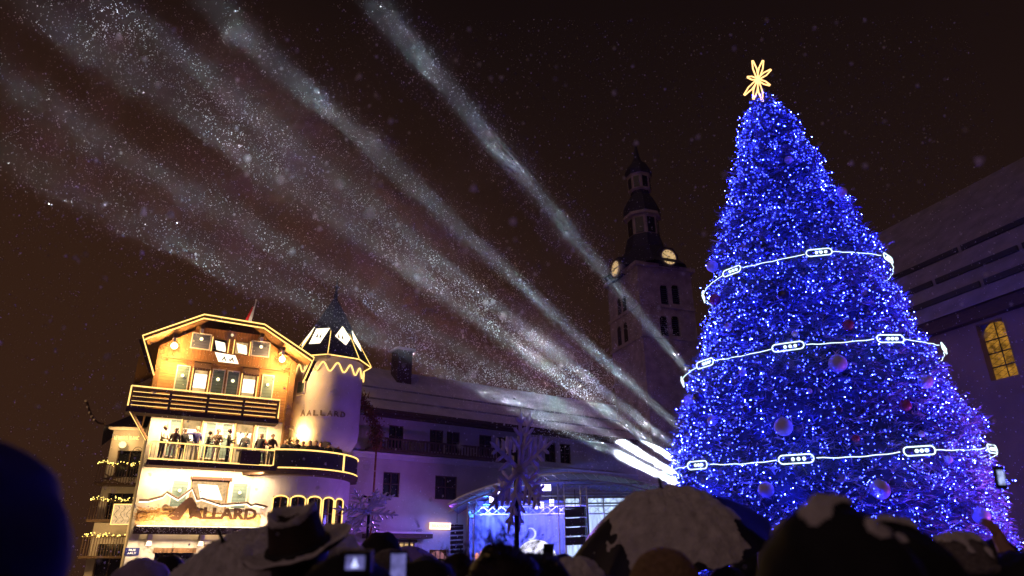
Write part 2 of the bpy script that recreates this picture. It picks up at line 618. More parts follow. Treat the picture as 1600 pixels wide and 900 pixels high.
# corner posts
MB().box(AL + 0.02, AL + 0.32, -0.35, -0.02, 6.2, 12.2, 'wood_mid').build('corner_post', ch)
MB().box(-0.28, -0.05, -0.2, -0.03, 8.9, 12.2, 'wood_mid').build('corner_post', ch)
sb = MB()
sb.beam((-1.05, -1.0, 8.75), (-0.05, -0.12, 7.5), 0.14, 0.10, 'wood_mid')
strip(sb, [(-1.08, -1.03, 8.70), (-0.09, -0.16, 7.45)], 0.018)
sb.build('balcony_strut', ch)


def shutter(x0, x1, z0, z1, y, m, lit=True):
    s = MB()
    s.box(x0 + .05, x1 - .05, y - 0.04, y, z0 + .05, z1 - .05, m)
    for a in (x0, x1 - .05):
        s.box(a, a + .05, y - 0.055, y, z0, z1, 'frame_paint')
    for a in (z0, z1 - .05):
        s.box(x0 + .05, x1 - .05, y - 0.055, y, a, a + .05, 'frame_paint')
    o = s.build('shutter', ch)
    if lit:
        l = MB()
        l.ball(((x0 + x1) / 2, y - 0.10, z0 + (z1 - z0) * 0.62), 0.085, 'shutter_lamp', 10, 8)
        l.build('shutter_lamp', o, True)
    return o


def window(h, y, depth, room, m='frame_paint', lit_sides=True, panel=None):
    a, b, c_, d = h
    f = MB()
    t = 0.06
    f.box(a, a + t, y + 0.05, y + depth - .02, c_, d, m).box(b - t, b, y + 0.05, y + depth - .02, c_, d, m)
    f.box(a + t, b - t, y + 0.05, y + depth - .02, c_, c_ + t, m).box(a + t, b - t, y + 0.05, y + depth - .02, d - t, d, m)
    o = f.build('window', ch)
    p = MB()
    p.box(a + t, b - t, y + depth - .05, y + depth - .03, c_ + t, d - t, room)
    p.build('pane', o)
    if lit_sides:
        q = MB()
        for x in (a - 0.05, b + 0.05):
            strip(q, [(x, y - 0.06, c_), (x, y - 0.06, d)], 0.024)
        q.build('light_string', o)
    if panel:
        # emissive sheet standing in for the white light patch in the opening
        q = MB()
        q.prism([(a + panel[0] * (b - a), c_ + panel[1] * (d - c_)) for panel in panel], y + depth - 0.14, y + depth - 0.11, 'patch_strip_glow')
        q.build('light_patch', o)
    return o


SL = [(0.12, 0.80), (0.80, 0.72), (0.97, 0.10), (0.32, 0.18)]
for h in TOPW:
    window(h, -0.10, 0.2, 'room_light' if h[0] > 3 else 'glass_dark', 'wood_mid', True, SL)
shutter(1.15, 2.12, 12.36, 13.24, -0.104, 'shutter_blue')
shutter(4.20, 5.18, 12.36, 13.24, -0.104, 'shutter_blue')
for h in LOWW:
    window(h, -0.02, 0.2, 'room_light', 'wood_mid', True, [(0.05, 0.8), (0.95, 0.8), (1.0, 0.25), (0.05, 0.25)])
    aw = MB()
    a, b = h[0] - .05, h[1] + .05
    aw.add([(a, -0.03, 11.72), (b, -0.03, 11.72), (b, -0.45, 11.28), (a, -0.45, 11.28)], [(0, 1, 2, 3)], 'awning')
    n_ = 6
    for k in range(n_):
        x0 = a + (b - a) * k / n_
        x1 = a + (b - a) * (k + 1) / n_
        aw.add([(x0, -0.45, 11.28), (x1, -0.45, 11.28), (x1 - .02, -0.45, 11.20), ((x0 + x1) / 2, -0.45, 11.15), (x0 + .02, -0.45, 11.20)], [(0, 1, 2, 3, 4)], 'awning')
    for x in (a, b):
        aw.add([(x, -0.03, 11.72), (x, -0.45, 11.28), (x, -0.03, 11.28)], [(0, 1, 2)], 'awning')
    aw.build('awning', ch)
for x0 in (0.72, 2.44, 3.18, 4.98):
    shutter(x0, x0 + 0.64, 9.95, 11.42, -0.024, 'shutter_paint')
for h in DOORS:
    o = window(h, 0, 0.28, 'room_light', 'wood_mid', False, [(0.1, 0.78), (0.9, 0.78), (0.8, 0.52), (0.2, 0.52)])
    q = MB()
    strip(q, [(h[0] - .03, -0.06, h[2]), (h[0] - .03, -0.06, h[3]), (h[1] + .03, -0.06, h[3]), (h[1] + .03, -0.06, h[2])], 0.03)
    q.build('light_string', o)
    q = MB()
    q.box(h[0] - .25, h[1] + .25, -0.22, -0.004, 8.62 + .17, 8.70 + .17, 'wood_mid')
    q.build('lintel', o)
for x0 in (0.85, 2.50, 3.32, 5.06):
    shutter(x0, x0 + 0.56, 6.75, 8.62, -0.004, 'shutter_paint')
o = window(MIDW[0], 0, 0.28, 'lantern', 'wood_mid', False, [(0.18, 0.88), (0.70, 0.86), (0.88, 0.42), (0.30, 0.46)])
q = MB()
q.box(2.2, 4.16, -0.12, -0.004, 5.72, 5.86, 'awning')
q.build('valance', o)
for x0 in (1.42, 4.22):
    shutter(x0, x0 + 0.78, 4.35, 5.66, -0.004, 'shutter_paint')
# ground floor
for h in SHOP:
    f = MB()
    f.box(h[0], h[1], 0.20, 0.24, h[2], h[3], 'glass_dark' if h[0] < 3 else 'lantern')
    f.box(h[0] - .08, h[1] + .08, -0.08, -0.004, h[3], h[3] + 0.22, 'wood_mid')
    if h[0] > 3:
        for k in range(9):
            z = h[3] - 0.12 - k * 0.2
            f.box(h[0], h[0] + 1.35, 0.02, 0.07, z - 0.13, z, 'frame_paint')
    f.build('shop_front', ch)
for x in (0.75, 3.0, 5.6):
    MB().box(x, x + .2, -0.75, -0.004, 2.85, 3.1, 'frame_paint').box(x, x + .2, -0.4, -0.004, 2.6, 2.85, 'frame_paint').build('corbel', ch)

# upper timber balcony with four rails and strings of light
b = MB()
UX0, UX1, UY = -1.15, 5.88, -1.0
b.box(UX0 - .05, UX1 + .05, UY - .05, -0.16, 8.62, 8.86, 'wood_dark')
bo = b.build('timber_balcony', ch)
b = MB()
for z in (9.02, 9.24, 9.46, 9.70):
    b.box(UX0, UX1, UY - .03, UY + .03, z, z + 0.13, 'wood_mid')
    b.box(UX0 - .03, UX0 + .03, UY + .03, -0.2, z, z + .13, 'wood_mid')
for x in np.linspace(UX0 + .05, UX1 - .05, 5):
    b.box(x - .06, x + .06, UY + .03, UY + .13, 8.86, 9.86, 'wood_dark')
b.build('railing', bo)
b = MB()
strip(b, [(UX0, -0.3, 9.86), (UX0, UY - .05, 9.88), (UX1, UY - .05, 9.88), (UX1, UY - .05, 8.9)], 0.035)
strip(b, [(UX0, UY - .06, 8.9), (UX0, UY - .06, 9.88)], 0.035)
for z in (9.0, 9.2, 9.42, 9.66):
    strip(b, [(UX0 + .1, UY + .20, z), (UX1 - .1, UY + .20, z)], 0.014)
b.build('light_string', bo)

# lower balcony: thin slab, iron rail with light tubes
b = MB()
LX0, LX1, LY = 0.1, 6.15, -1.15
b.box(LX0, LX1, LY, -0.11, 6.18, 6.42, 'wood_dark')
bo = b.build('iron_balcony', ch)
b = MB()
for x in np.arange(LX0 + .1, LX1, 0.16):
    b.tube([(x, LY + .05, 6.42), (x, LY + .05, 7.25)], 0.012, 'iron', 4)
b.build('baluster', bo)
b = MB()
yy = LY + .03
strip(b, [(LX0 + .05, -0.12, 7.28), (LX0 + .05, yy, 7.28), (5.9, yy, 7.22), (5.9, yy, 6.48), (5.75, yy, 6.45), (LX0 + .05, yy, 6.48), (LX0 + .05, yy, 7.28)], 0.035)
for x in (1.65, 2.55):
    strip(b, [(x, yy, 6.48), (x, yy, 7.28)], 0.022)
b.build('light_string', bo)
# assumed, unseen linear lights under both balconies and the eaves wash the walls
lamp('balcony_light', 'AREA', (2.9, -0.7, 8.58), 760, (1.0, 0.64, 0.28), ch, (2.9, -0.45, 6.0), 5.6, None, 0.10)
ch_l = [('balcony_light', (3.1, -0.8, 6.14), 620, 5.6, (3.1, -0.1, 3.0)), ('sign_light', (3.1, -1.0, 3.46), 240, 5.4, (3.1, -0.55, 4.4))]
for nm, loc, e, sz, aim in ch_l:
    lamp(nm, 'AREA', loc, e, (1.0, 0.66, 0.31), ch, None, sz, None, 0.10)
    bpy.data.objects[nm if nm == 'sign_light' else 'balcony_light.001'].rotation_euler = (Vector(aim) - Vector(loc)).to_track_quat('-Z', 'Y').to_euler()
lamp('street_light', 'AREA', (2.2, -0.6, 2.8), 140, (1.0, 0.74, 0.45), ch, (2.2, -0.3, 0), 4.5, None, 0.1)

# wall lamps with wreath twigs on the gable
for i, (x, lab) in enumerate(((0.40, 'glowing wall lamp with twigs at the left end of the chalet gable'), (5.85, 'glowing wall lamp with twigs at the turret end of the chalet gable'))):
    p = A.w(x, 0.38, 12.30)
    t = thing('wall_lamp', lab, 'lamp', p, A.a, 'wall lamps on the gable')
    m = MB().ball((0, 0, 0), 0.17, 'bulb', 12, 8)
    m.build('bulb', t, True)
    m = MB()
    m.tube([(0, 0.28, 0.1), (0, 0.05, 0.2), (0, 0, 0.12)], 0.02, 'iron')
    m.build('bracket', t)
    m = MB()
    for k in range(42):
        an = rng.uniform(0, 2 * PI)
        rr = rng.uniform(0.22, 0.5)
        q = Vector((rr * math.cos(an) * 0.8 + (-0.25 if i == 0 else 0.25), 0.16 + rng.uniform(-.05, .08), rr * math.sin(an) - 0.15))
        m.tube([q, q + Vector(rng.normal(0, 0.09, 3))], 0.014, 'vine', 3)
    m.build('twigs', t)
    lamp('wall_light', 'POINT', (0, -0.15, 0.0), 900, (1.0, 0.54, 0.16), t, None, 0.14)
    lamp('wall_light', 'POINT', (0, -0.5, -0.9), 420, (1.0, 0.56, 0.18), t, None, 0.3)

# projected logo light on the gable, built as a glowing panel with marks
p = A.w(3.02, 0.135, 12.02)
t = thing('projected_patch', 'slanted patch of projected light, built as a glowing panel, between the chalet windows', 'sign', p, A.a)
m = MB().prism([(-.62, .28), (.42, .23), (.70, -.32), (-.34, -.28)], -0.02, 0.02, 'patch_strip_glow')
m.build('panel', t)
m = MB()
for x in (-0.12, 0.28):
    m.prism([(x - .12, -.13), (x, .13), (x + .12, -.13), (x + .05, -.13), (x, 0.0), (x - .05, -.13)], -0.035, -0.024, 'letters')
m.build('marks', t)
# little round lamp over the gable windows
p = A.w(3.12, 0.16, 13.36)
t = tag(MB().ball((0, 0, 0), 0.075, 'shutter_lamp', 10, 8).build('globe_lamp', None, True), 'small round lamp above the two gable windows', 'lamp')
t.location = p

# mountain-outline sign with big letters over the shop
p = A.w(0, 0.55, 3.2)
sg = thing('mountain_sign', 'backlit shop sign reading ALLARD under a dark mountain outline', 'sign', p, A.a)
base = MB()
base.box(0.1, 6.1, -0.35, 0.42, -0.08, 0.22, 'wood_dark')
base.build('ledge', sg)
sn = MB()
for k in range(240):
    x, y = rng.uniform(0.12, 6.08), -0.36
    sn.ball((x, y, rng.uniform(-.06, .2)), rng.uniform(.008, .02), 'snow', 4, 3)
sn.build('snow_specks', sg)
pix = [(105, 248), (190, 248), (325, 210), (365, 172), (470, 235), (605, 135), (650, 245), (695, 232), (875, 290), (1115, 272), (1155, 298), (1195, 285), (1350, 322)]
OUT = []
for x, y in pix:
    u, z = A.uv(200 + x / 6, 740 + y / 6, 0.60)
    OUT.append((u, z - 3.2))
m = MB()
m.tube([(u, -0.05, z) for u, z in OUT], 0.055, 'letters', 5)
m.build('mountain_outline', sg)
m = MB()
m.prism([(OUT[0][0], 0.25)] + [(u, z - 0.52 + 0.1 * math.sin(u * 5)) for u, z in OUT] + [(OUT[-1][0], 0.25)], 0.06, 0.09, 'sign_wood')
m.build('sign_board', sg)
m = MB()
strip(m, [(u, 0.03, z - 0.07) for u, z in OUT], 0.05, 'patch_strip_glow')
strip(m, [(0.2, -0.10, 0.27), (6.0, -0.10, 0.27)], 0.03, 'patch_strip_glow')
m.build('light_strip', sg)
m = MB()
# the tall leaning A with a long left leg
pa = lambda x, y: ((lambda q: (q[0], q[1] - 3.2))(A.uv(200 + x / 6, 740 + y / 6, 0.62)))
m.prism([pa(365, 402), pa(560, 225), pa(604, 225), pa(606, 262), pa(480, 440), pa(420, 440)], -0.12, -0.04, 'letters')
m.prism([pa(604, 230), pa(560, 300), pa(575, 392), pa(668, 420), pa(640, 285)], -0.115, -0.045, 'letters')
xl0, zb = pa(560, 415)
xl1, _ = pa(1195, 455)
tm = text_mb('ALLARD', 0.72, 'letters', 0.03, 0.028, xl1 - xl0)
m.join(tm, Matrix.Translation((xl0, -0.22, zb - 0.02)))
m.build('lettering', sg)
m = MB()
for k in range(360):
    x = abs(rng.normal(0, 0.75)) + 0.1 if k < 300 else rng.uniform(2.5, 6.1)
    if x > 6.1:
        continue
    q = Vector((x, -0.06 + rng.uniform(-.08, .05), rng.uniform(0.45, 1.1) if k < 300 else rng.uniform(0.65, 0.95)))
    m.tube([q, q + Vector((rng.normal(0, .12), rng.normal(0, .05), rng.normal(0, .08)))], rng.uniform(.008, .02), 'branch_gold', 3)
m.build('fir_branches', sg)['kind'] = 'stuff'

p = A.w(0.22, 0.11, 2.35)
t = thing('street_plaque', 'small dark blue street name plaque on the chalet corner', 'sign', p, A.a)
MB().box(-.3, .3, -.02, 0, -.17, .17, 'plaque_blue').build('plate', t)
mm = MB()
for z, wd in ((0.03, .28), (-.11, .38)):
    mm.join(text_mb('RUE' if z > 0 else 'ARLY', 0.12, 'paint_white', 0.004, 0.002, wd), Matrix.Translation((-wd / 2, -0.026, z)))
mm.build('lettering', t)

# flag on the roof
fp = A.w(4.3, -3.0, 14.2)
t = thing('flag', 'red and white flag hanging on a pole over the chalet roof', 'flag', fp, A.a)
MB().tube([(0, 0, 0), (0.22, 0, 2.5)], 0.03, 'frame_paint').ball((0.22, 0, 2.53), .06, 'frame_paint', 8, 6).build('pole', t)
m = MB()
for j, mn in ((0, 'flag_red'), (1, 'flag_white')):
    vv, ff = [], []
    for i in range(7):
        z = 2.2 - i * 0.28
        for k in range(3):
            x = 0.19 - (2.2 - z) * 0.08 - (0.55 - 0.275 * j - k * 0.1375) * (0.25 + 0.13 * i)
            vv.append((x, 0.06 * math.sin(i * 1.3 + k * 2 + j), z - 0.12 * (1 - x)))
    for i in range(6):
        for k in range(2):
            ff.append((i * 3 + k, i * 3 + k + 1, i * 3 + k + 4, i * 3 + k + 3))
    m.add(vv, ff, mn)
m.build('cloth', t, True)

lamp('flag_fill_light', 'POINT', (4.0, 2.2, 14.9), 70, (1.0, .75, .5), ch, None, .1)  # added lamp without a fixture, brightens the flag

# ================================================================== TURRET
TY = 39.5
TC = at(512, 600, TY)
TX, TYY = TC.x, TC.y
TR = 2.0
zt0, zt1 = zat(512, 690, TYY - TR), zat(512, 556, TYY - TR)
tu = thing('turret', 'round lilac turret with a pointed slate roof and wavy lights', 'turret', (TX, TYY, 0))
m = MB()
m.lathe([(TR * .35, zt0 - 1.1), (TR * .55, zt0 - .55), (TR * .85, zt0 - 0.1), (TR * .97, zt0 + .35), (TR, zt0 + .8), (TR, zt1 + .05)], 'lilac_plaster', 40)
m.build('drum_wall', tu, True)
m = MB()
m.lathe([(1.2, 0), (1.2, zt0 - .8)], 'plaster', 24)
m.build('shaft', tu, True)
m = MB()
NR = 8
rr = TR + 0.42
a_off = R(-78)
apex = zat(517, 462, TYY)
ev = [(rr * math.cos(a_off + 2 * PI * k / NR), rr * math.sin(a_off + 2 * PI * k / NR), zt1) for k in range(NR)]
for k in range(NR):
    m.add([ev[k], ev[(k + 1) % NR], (0, 0, apex)], [(0, 1, 2)], 'slate')
m.add(ev, [tuple(range(NR))], 'wood_mid')
tr_ = m.build('roof', tu)
m = MB().tube([(0, 0, apex - .2), (0, 0, apex + .5), (0, 0, apex + 1.2)], .1, 'iron', 6, rs=[.16, .07, .02]).ball((0, 0, apex + .55), .12, 'iron')
m.build('finial', tr_)
m = MB()
strip(m, [(p[0] * 1.01, p[1] * 1.01, p[2] - .02) for p in ev], 0.035, closed=True)
for k in range(NR):
    p = ev[k]
    strip(m, [(p[0] * 1.01, p[1] * 1.01, p[2] + .05), (p[0] * .06, p[1] * .06, apex - .5)], 0.022)
m.build('light_string', tu)
m = MB()
N = 160
pts = []
for k in range(N):
    t_ = 2 * PI * k / N
    pts.append(((TR + .06) * math.cos(t_), (TR + .06) * math.sin(t_), zt1 - 0.62 + 0.26 * math.sin(16 * t_)))
strip(m, pts, 0.04, closed=True)
m.build('wavy_light_string', tu)
# projected logo light on the roof facets, built as glowing panels with marks
m = MB()
m2 = MB()
for k in range(NR):
    if k not in (6, 7, 0, 1, 5):
        continue
    a, b_, c_ = Vector(ev[k]), Vector(ev[(k + 1) % NR]), Vector((0, 0, apex))
    nrm = (b_ - a).cross(c_ - a).normalized()
    P = lambda u_, v_, o_=0.03: a.lerp(b_, u_).lerp(c_, v_) + nrm * o_
    qd = [(.22, .30), (.66, .18), (.95, .30), (.68, .48)] if k != 7 else [(.12, .42), (.18, .18), (.62, .18), (.92, .42)]
    pts_ = [P(*q_) for q_ in qd]
    bot = [P(q_[0], q_[1], 0.005) for q_ in qd]
    m.add(pts_ + bot, [(0, 1, 2, 3), (4, 5, 1, 0), (5, 6, 2, 1), (6, 7, 3, 2), (7, 4, 0, 3)], 'patch_strip_glow')
    for (ua, va) in ((.38, .30), (.55, .29)):
        m2.add([P(ua - .05, va - .04, .045), P(ua, va - .02, .045), P(ua + .05, va - .04, .045), P(ua, va + .06, .045)], [(0, 1, 2, 3)], 'letters')
m.build('light_patch', tr_)
m2.build('projected_marks', tr_)
# lettering round the drum
zl = zat(508, 645, TYY - TR)
m = MB()
txt = 'AALLARD'
aim_a = math.atan2(-TYY, -TX)
for i, chr_ in enumerate(txt):
    an = aim_a + (i - 3.3) * 0.185
    lb = text_mb(chr_, 0.42 if i else .5, 'letters_worn', 0.02, 0.012, 0.30)
    q = Vector(((TR + .05) * math.cos(an), (TR + .05) * math.sin(an), zl - .15))
    m.join(lb, Matrix.Translation(q) @ Matrix.Rotation(an + PI / 2, 4, 'Z') @ Matrix.Translation((-.15, 0, 0)))
m.build('lettering', tu)
an = aim_a - 0.78
m = MB()
m.box(-.32, .32, -.06, .05, -.42, .42, 'frame_paint').box(-.25, .25, -.075, -.06, -.28, .34, 'shutter_paint')
mo = m.build('window', tu)
zw = zat(487, 604, TYY - TR)
mo.location = ((TR) * math.cos(an), (TR) * math.sin(an), zw)
mo.rotation_euler = (0, 0, an + PI / 2)

# ================================================================== ROUND TERRACE at the turret's foot
PC = A.w(AL + 1.2, -2.25, 0)
RT = 3.3
zt = 6.32
te = thing('terrace_pavilion', 'round purple-lit pavilion with arched windows under a lit terrace', 'building', PC, A.a)
NA = 5
m = MB()
NS = 120
aw0 = -PI / 2 - 0.45
WA = [(aw0 + 0.02 + i * 0.262, aw0 + 0.02 + i * 0.262 + 0.225) for i in range(NA)]
wz0, wz1 = 3.2, 5.0
# wall cylinder with window openings cut between angles
angs = sorted({-PI, PI, *[x for ab in WA for x in ab], *np.linspace(-PI, PI, 73)})
for i in range(len(angs) - 1):
    a0, a1 = angs[i], angs[i + 1]
    mid = (a0 + a1) / 2
    hole = any(x0 < mid < x1 for x0, x1 in WA)
    segs = [(0, wz0), (wz1, zt - .3)] if hole else [(0, zt - .3)]
    for z0, z1 in segs:
        m.add([(RT * math.cos(a0), RT * math.sin(a0), z0), (RT * math.cos(a1), RT * math.sin(a1), z0), (RT * math.cos(a1), RT * math.sin(a1), z1), (RT * math.cos(a0), RT * math.sin(a0), z1)], [(0, 1, 2, 3)], 'lilac_plaster')
m.build('drum_wall', te)
for x0, x1 in WA:
    q = MB()
    am = (x0 + x1) / 2
    pts = []
    for k in range(9):
        t_ = k / 8
        an = x0 + (x1 - x0) * t_
        z = wz1 - .12 + .14 * math.sin(PI * t_) ** .6 if 0 < k < 8 else wz1 - .12
        pts.append(((RT + .03) * math.cos(an), (RT + .03) * math.sin(an), z))
    lo = [((RT + .03) * math.cos(x0), (RT + .03) * math.sin(x0), wz0 + .1)]
    hi = [((RT + .03) * math.cos(x1), (RT + .03) * math.sin(x1), wz0 + .1)]
    f = MB()
    for an in (x0, x1, am):
        f.beam(((RT - .03) * math.cos(an), (RT - .03) * math.sin(an), wz0), ((RT - .03) * math.cos(an), (RT - .03) * math.sin(an), wz1), .05, .05, 'wood_mid')
    for z in (wz0 + .03, 4.2, wz1 - .03):
        f.beam(((RT - .03) * math.cos(x0), (RT - .03) * math.sin(x0), z), ((RT - .03) * math.cos(x1), (RT - .03) * math.sin(x1), z), .05, .05, 'wood_mid')
    fo = f.build('window', te)
    f = MB()
    f.add([((RT - .15) * math.cos(x0), (RT - .15) * math.sin(x0), wz0), ((RT - .15) * math.cos(x1), (RT - .15) * math.sin(x1), wz0), ((RT - .15) * math.cos(x1), (RT - .15) * math.sin(x1), wz1), ((RT - .15) * math.cos(x0), (RT - .15) * math.sin(x0), wz1)], [(0, 1, 2, 3)], 'glass_dark')
    f.build('pane', fo)
    strip(q, lo + pts + hi, 0.035)
    q.build('light_string', fo)
m = MB()
m.lathe([(RT, zt - .3), (RT + .38, zt - .28), (RT + .42, zt - .05), (RT + .42, zt), (0.01, zt)], 'wood_dark', 72)
m.build('terrace_deck', te)
q = MB()
RR = RT + .36
arc = lambda a0, a1, z, n=40, r_=RR: [(r_ * math.cos(a0 + (a1 - a0) * k / n), r_ * math.sin(a0 + (a1 - a0) * k / n), z) for k in range(n + 1)]
A0_, A1_ = -PI / 2 - .52, -PI / 2 + 1.45
strip(q, arc(A0_, A1_, zt + .98), .04)
strip(q, arc(A0_, A1_, zt + .06), .035)
for an in (-PI / 2 + .62,):
    strip(q, [(RR * math.cos(an), RR * math.sin(an), zt + .05), (RR * math.cos(an), RR * math.sin(an), zt + .98)], .05)
q.build('light_string', te)
q = MB()
q.lathe([(RR - .02, zt + .08), (RR - .02, zt + .94)], 'coat_black', 60, a0=A0_, a1=A1_ + 1.2)
q.build('rail_panel', te)

# fabric awning and banner between turret and terrace
aw = MB()
p0, p1, p2, p3 = A.w(6.5, 0.2, 8.75), A.w(9.6, -0.6, 8.05), A.w(9.6, -2.0, 8.35), A.w(6.5, -1.4, 9.0)
vv, ff = [], []
for i in range(9):
    for j in range(5):
        a_ = p0.lerp(p1, i / 8)
        b_ = p3.lerp(p2, i / 8)
        q_ = a_.lerp(b_, j / 4)
        q_.z -= .35 * math.sin(PI * i / 8) * (1 - .4 * j / 4)
        vv.append(q_)
for i in range(8):
    for j in range(4):
        ff.append((i * 5 + j, i * 5 + j + 1, i * 5 + j + 6, i * 5 + j + 5))
aw.add(vv, ff, 'cloth_grey')
tag(aw.build('fabric_awning', None, True), 'sagging grey fabric awning stretched under the turret', 'awning')
m = MB()
bw = at(530, 695, PC.y + 1.6)
m.box(-.55, .55, -.02, .02, -.7, .6, 'flag_white').box(.15, .56, -.025, .025, -.7, .35, 'flag_red')
ba = tag(m.build('banner'), 'pale banner with a red edge behind the terrace crowd', 'banner')
ba.location = bw
bk = MB()
bk.box(0.35, 4.3, 2.6, 2.9, 0, 9.4, 'plaster')
bo_ = tag(bk.build('connecting_wall'), 'warm lit wall joining the chalet to the turret above the terrace', 'wall')
bo_.location = A.w(AL, 0, 0)
bo_.rotation_euler = (0, 0, A.a)
lp = A.w(AL + .9, .2, 8.3)
lamp('terrace_light', 'POINT', lp, 420, (1.0, 0.55, 0.15), None, None, 0.2)

# ================================================================== HOUSE at the far left
BF = Frame(at(172, 700, 40), 12)
hb = thing('corner_house', 'tall narrow house with fairy-lit balconies behind the chalet', 'building', BF.o, BF.a)
zE = BF.uv(185, 672)[1]
m = MB()
BW = [(0.45, 1.75, BF.uv(190, 737)[1] - .3, BF.uv(190, 704)[1]), (0.4, 1.8, 4.0, 5.6), (0.4, 1.8, 1.2, 2.9)]
m.wall(0, 3.6, 0, zE, BW, 0, .25, 'grey_plaster')
SD = Vector((-0.55, 1.0, 0)).normalized() * 6
sv = BF.u.dot(SD), -BF.n.dot(SD)
m.add([(0, 0, 0), (sv[0], sv[1], 0), (sv[0], sv[1], zE), (0, 0, zE)], [(0, 1, 2, 3)], 'grey_plaster')
m.build('wall', hb)
for h in BW:
    f = MB()
    for x in (h[0], (h[0] + h[1]) / 2 - .03, h[1] - .06):
        f.box(x, x + .06, .1, .16, h[2], h[3], 'wood_dark')
    fo = f.build('window', hb)
    MB().box(h[0], h[1], .2, .23, h[2], h[3], 'glass_dark').build('pane', fo)
for k in range(4):
    for z in (2.0, 4.6, 7.2):
        f = MB()
        t0 = .12 + k * .22
        a_ = Vector((sv[0] * t0, sv[1] * t0, z))
        b_ = Vector((sv[0] * (t0 + .12), sv[1] * (t0 + .12), z))
        nn = Vector((-sv[1], sv[0], 0)).normalized() * -0.03
        if nn.x > 0:
            nn = -nn
        f.add([a_ + nn, b_ + nn, b_ + nn + Vector((0, 0, 1.7)), a_ + nn + Vector((0, 0, 1.7))], [(0, 1, 2, 3)], 'glass_dark')
        f.build('window', hb)
m = MB()
m.box(-.15, 3.7, -.45, .02, zE, zE + .12, 'frame_paint')
e0, e1 = Vector((-.4, -.5, zE + .10)), Vector((3.8, -.5, zE + .10))
e2 = Vector((sv[0] - .6, sv[1] - .3, zE - .1))
top = Vector((1.2, 3.6, zE + 2.4))
m.add([e0, e1, Vector((3.8, 3.6, zE + 2.4)), top], [(0, 1, 2, 3)], 'slate')
m.add([e0, top, e2], [(0, 1, 2)], 'slate')
m.build('roof', hb)
m = MB()
q0 = Vector((-0.4, -.45, zE + .15))
cv = [q0 + Vector((-.55 * t_ * 2.2, 0.5 * t_, 0.1 + 1.0 * t_ ** 2.2)) for t_ in np.linspace(0, 1.15, 8)]
m.tube(cv, .06, 'wood_dark')
for k in (3, 4, 5, 6, 7):
    m.ball(cv[k] + Vector((-.1, 0, .08)), .08, 'frame_paint', 6, 4)
m.build('curled_eave', hb)
for z, dp in ((BF.uv(190, 728)[1], 1), (BF.uv(185, 783)[1], 1.2), (BF.uv(180, 838)[1], 1.4)):
    b = MB()
    x0, x1 = (-.15, 3.1)
    b.box(x0, x1, -.9, -.004, z - 1.15, z - 1.02, 'wood_dark')
    for x in np.arange(x0 + .05, x1, .14):
        b.tube([(x, -.86, z - 1.02), (x, -.86, z - .08)], .02, 'wood_dark', 4)
    b.box(x0, x1, -.9, -.82, z - .08, z, 'wood_dark')
    bo = b.build('balcony', hb)
    b = MB()
    for k in range(70):
        x = rng.uniform(x0, x1)
        b.ball((x, -.93 - rng.uniform(0, .1), z + .04 + .12 * math.sin(x * 7) * .5 + rng.normal(0, .05)), rng.uniform(.014, .03), 'fairy', 5, 4)
    b.build('fairy_lights', bo)['kind'] = 'stuff'
sgw = BF.uv(220, 683)[0] - BF.uv(182, 683)[0]
u0, zs = BF.uv(173 + 0, 686.5)
st = thing('bistro_sign', 'glowing letters LE BISTRO BLANC under the eave of the narrow house', 'sign', BF.w(BF.uv(172.5, 687)[0] + .20, .06, BF.uv(190, 687)[1]), BF.a)
text_mb('LE BISTRO BLANC', .30, 'sign_glow', .02, .004, 1.32).build('lettering', st)
gl = tag(MB().ball((0, 0, 0), .19, 'globe', 14, 10).build('globe_lamp', None, True), 'round glowing lamp under the bistro sign', 'lamp')
gl.location = BF.w(BF.uv(194, 696)[0], .3, BF.uv(194, 696)[1])
lamp('globe_light', 'POINT', BF.w(BF.uv(194, 696)[0], .9, BF.uv(194, 690)[1]), 120, (1.0, .6, .2), None, None, .2)
lamp('house_light', 'POINT', BF.w(0.4, 2.2, 3.2), 220, (1.0, .6, .2), None, None, .2)  # lamp without a fixture, added to brighten the narrow house
# dark star ornament hanging on its front
sp = BF.w(BF.uv(182, 752)[0], 1.05, BF.uv(182, 752)[1])
m = MB()
for k in range(7):
    an = 2 * PI * k / 7 + .3
    l = .95 if k % 2 == 0 else .6
    m.add([(l * math.cos(an), 0, l * .45 * math.sin(an)), (.16 * math.cos(an + .45), -.06, .16 * math.sin(an + .45)), (0, -.12, 0), (.16 * math.cos(an - .45), -.06, .16 * math.sin(an - .45)), (0, .1, 0)], [(0, 1, 2), (0, 2, 3), (0, 3, 4), (0, 4, 1)], 'wood_dark')
so_ = tag(m.build('star_ornament'), 'dark spiky star ornament hanging on the narrow house', 'ornament')
so_.location = sp
# lantern box between the houses
lu, lz = BF.uv(192, 803, 1.2)
t = thing('lantern_box', 'square warm lantern panel beside the chalet wall', 'lamp', BF.w(lu, 1.25, lz - .55), BF.a)
MB().box(-.5, .5, 0, .05, 0, 1.05, 'lantern').build('panel', t)
m = MB()
strip(m, [(-.5, -.03, 0), (.5, -.03, 0), (.5, -.03, 1.05), (-.5, -.03, 1.05)], .03, closed=True)
m.build('light_frame', t)
m = MB()
for x in (-.3, 0, .3):
    m.tube([(x + .1 * math.sin(k * .9), -.02, .1 + k * .085) for k in range(11)], .012, 'iron', 4)
m.build('ironwork', t)
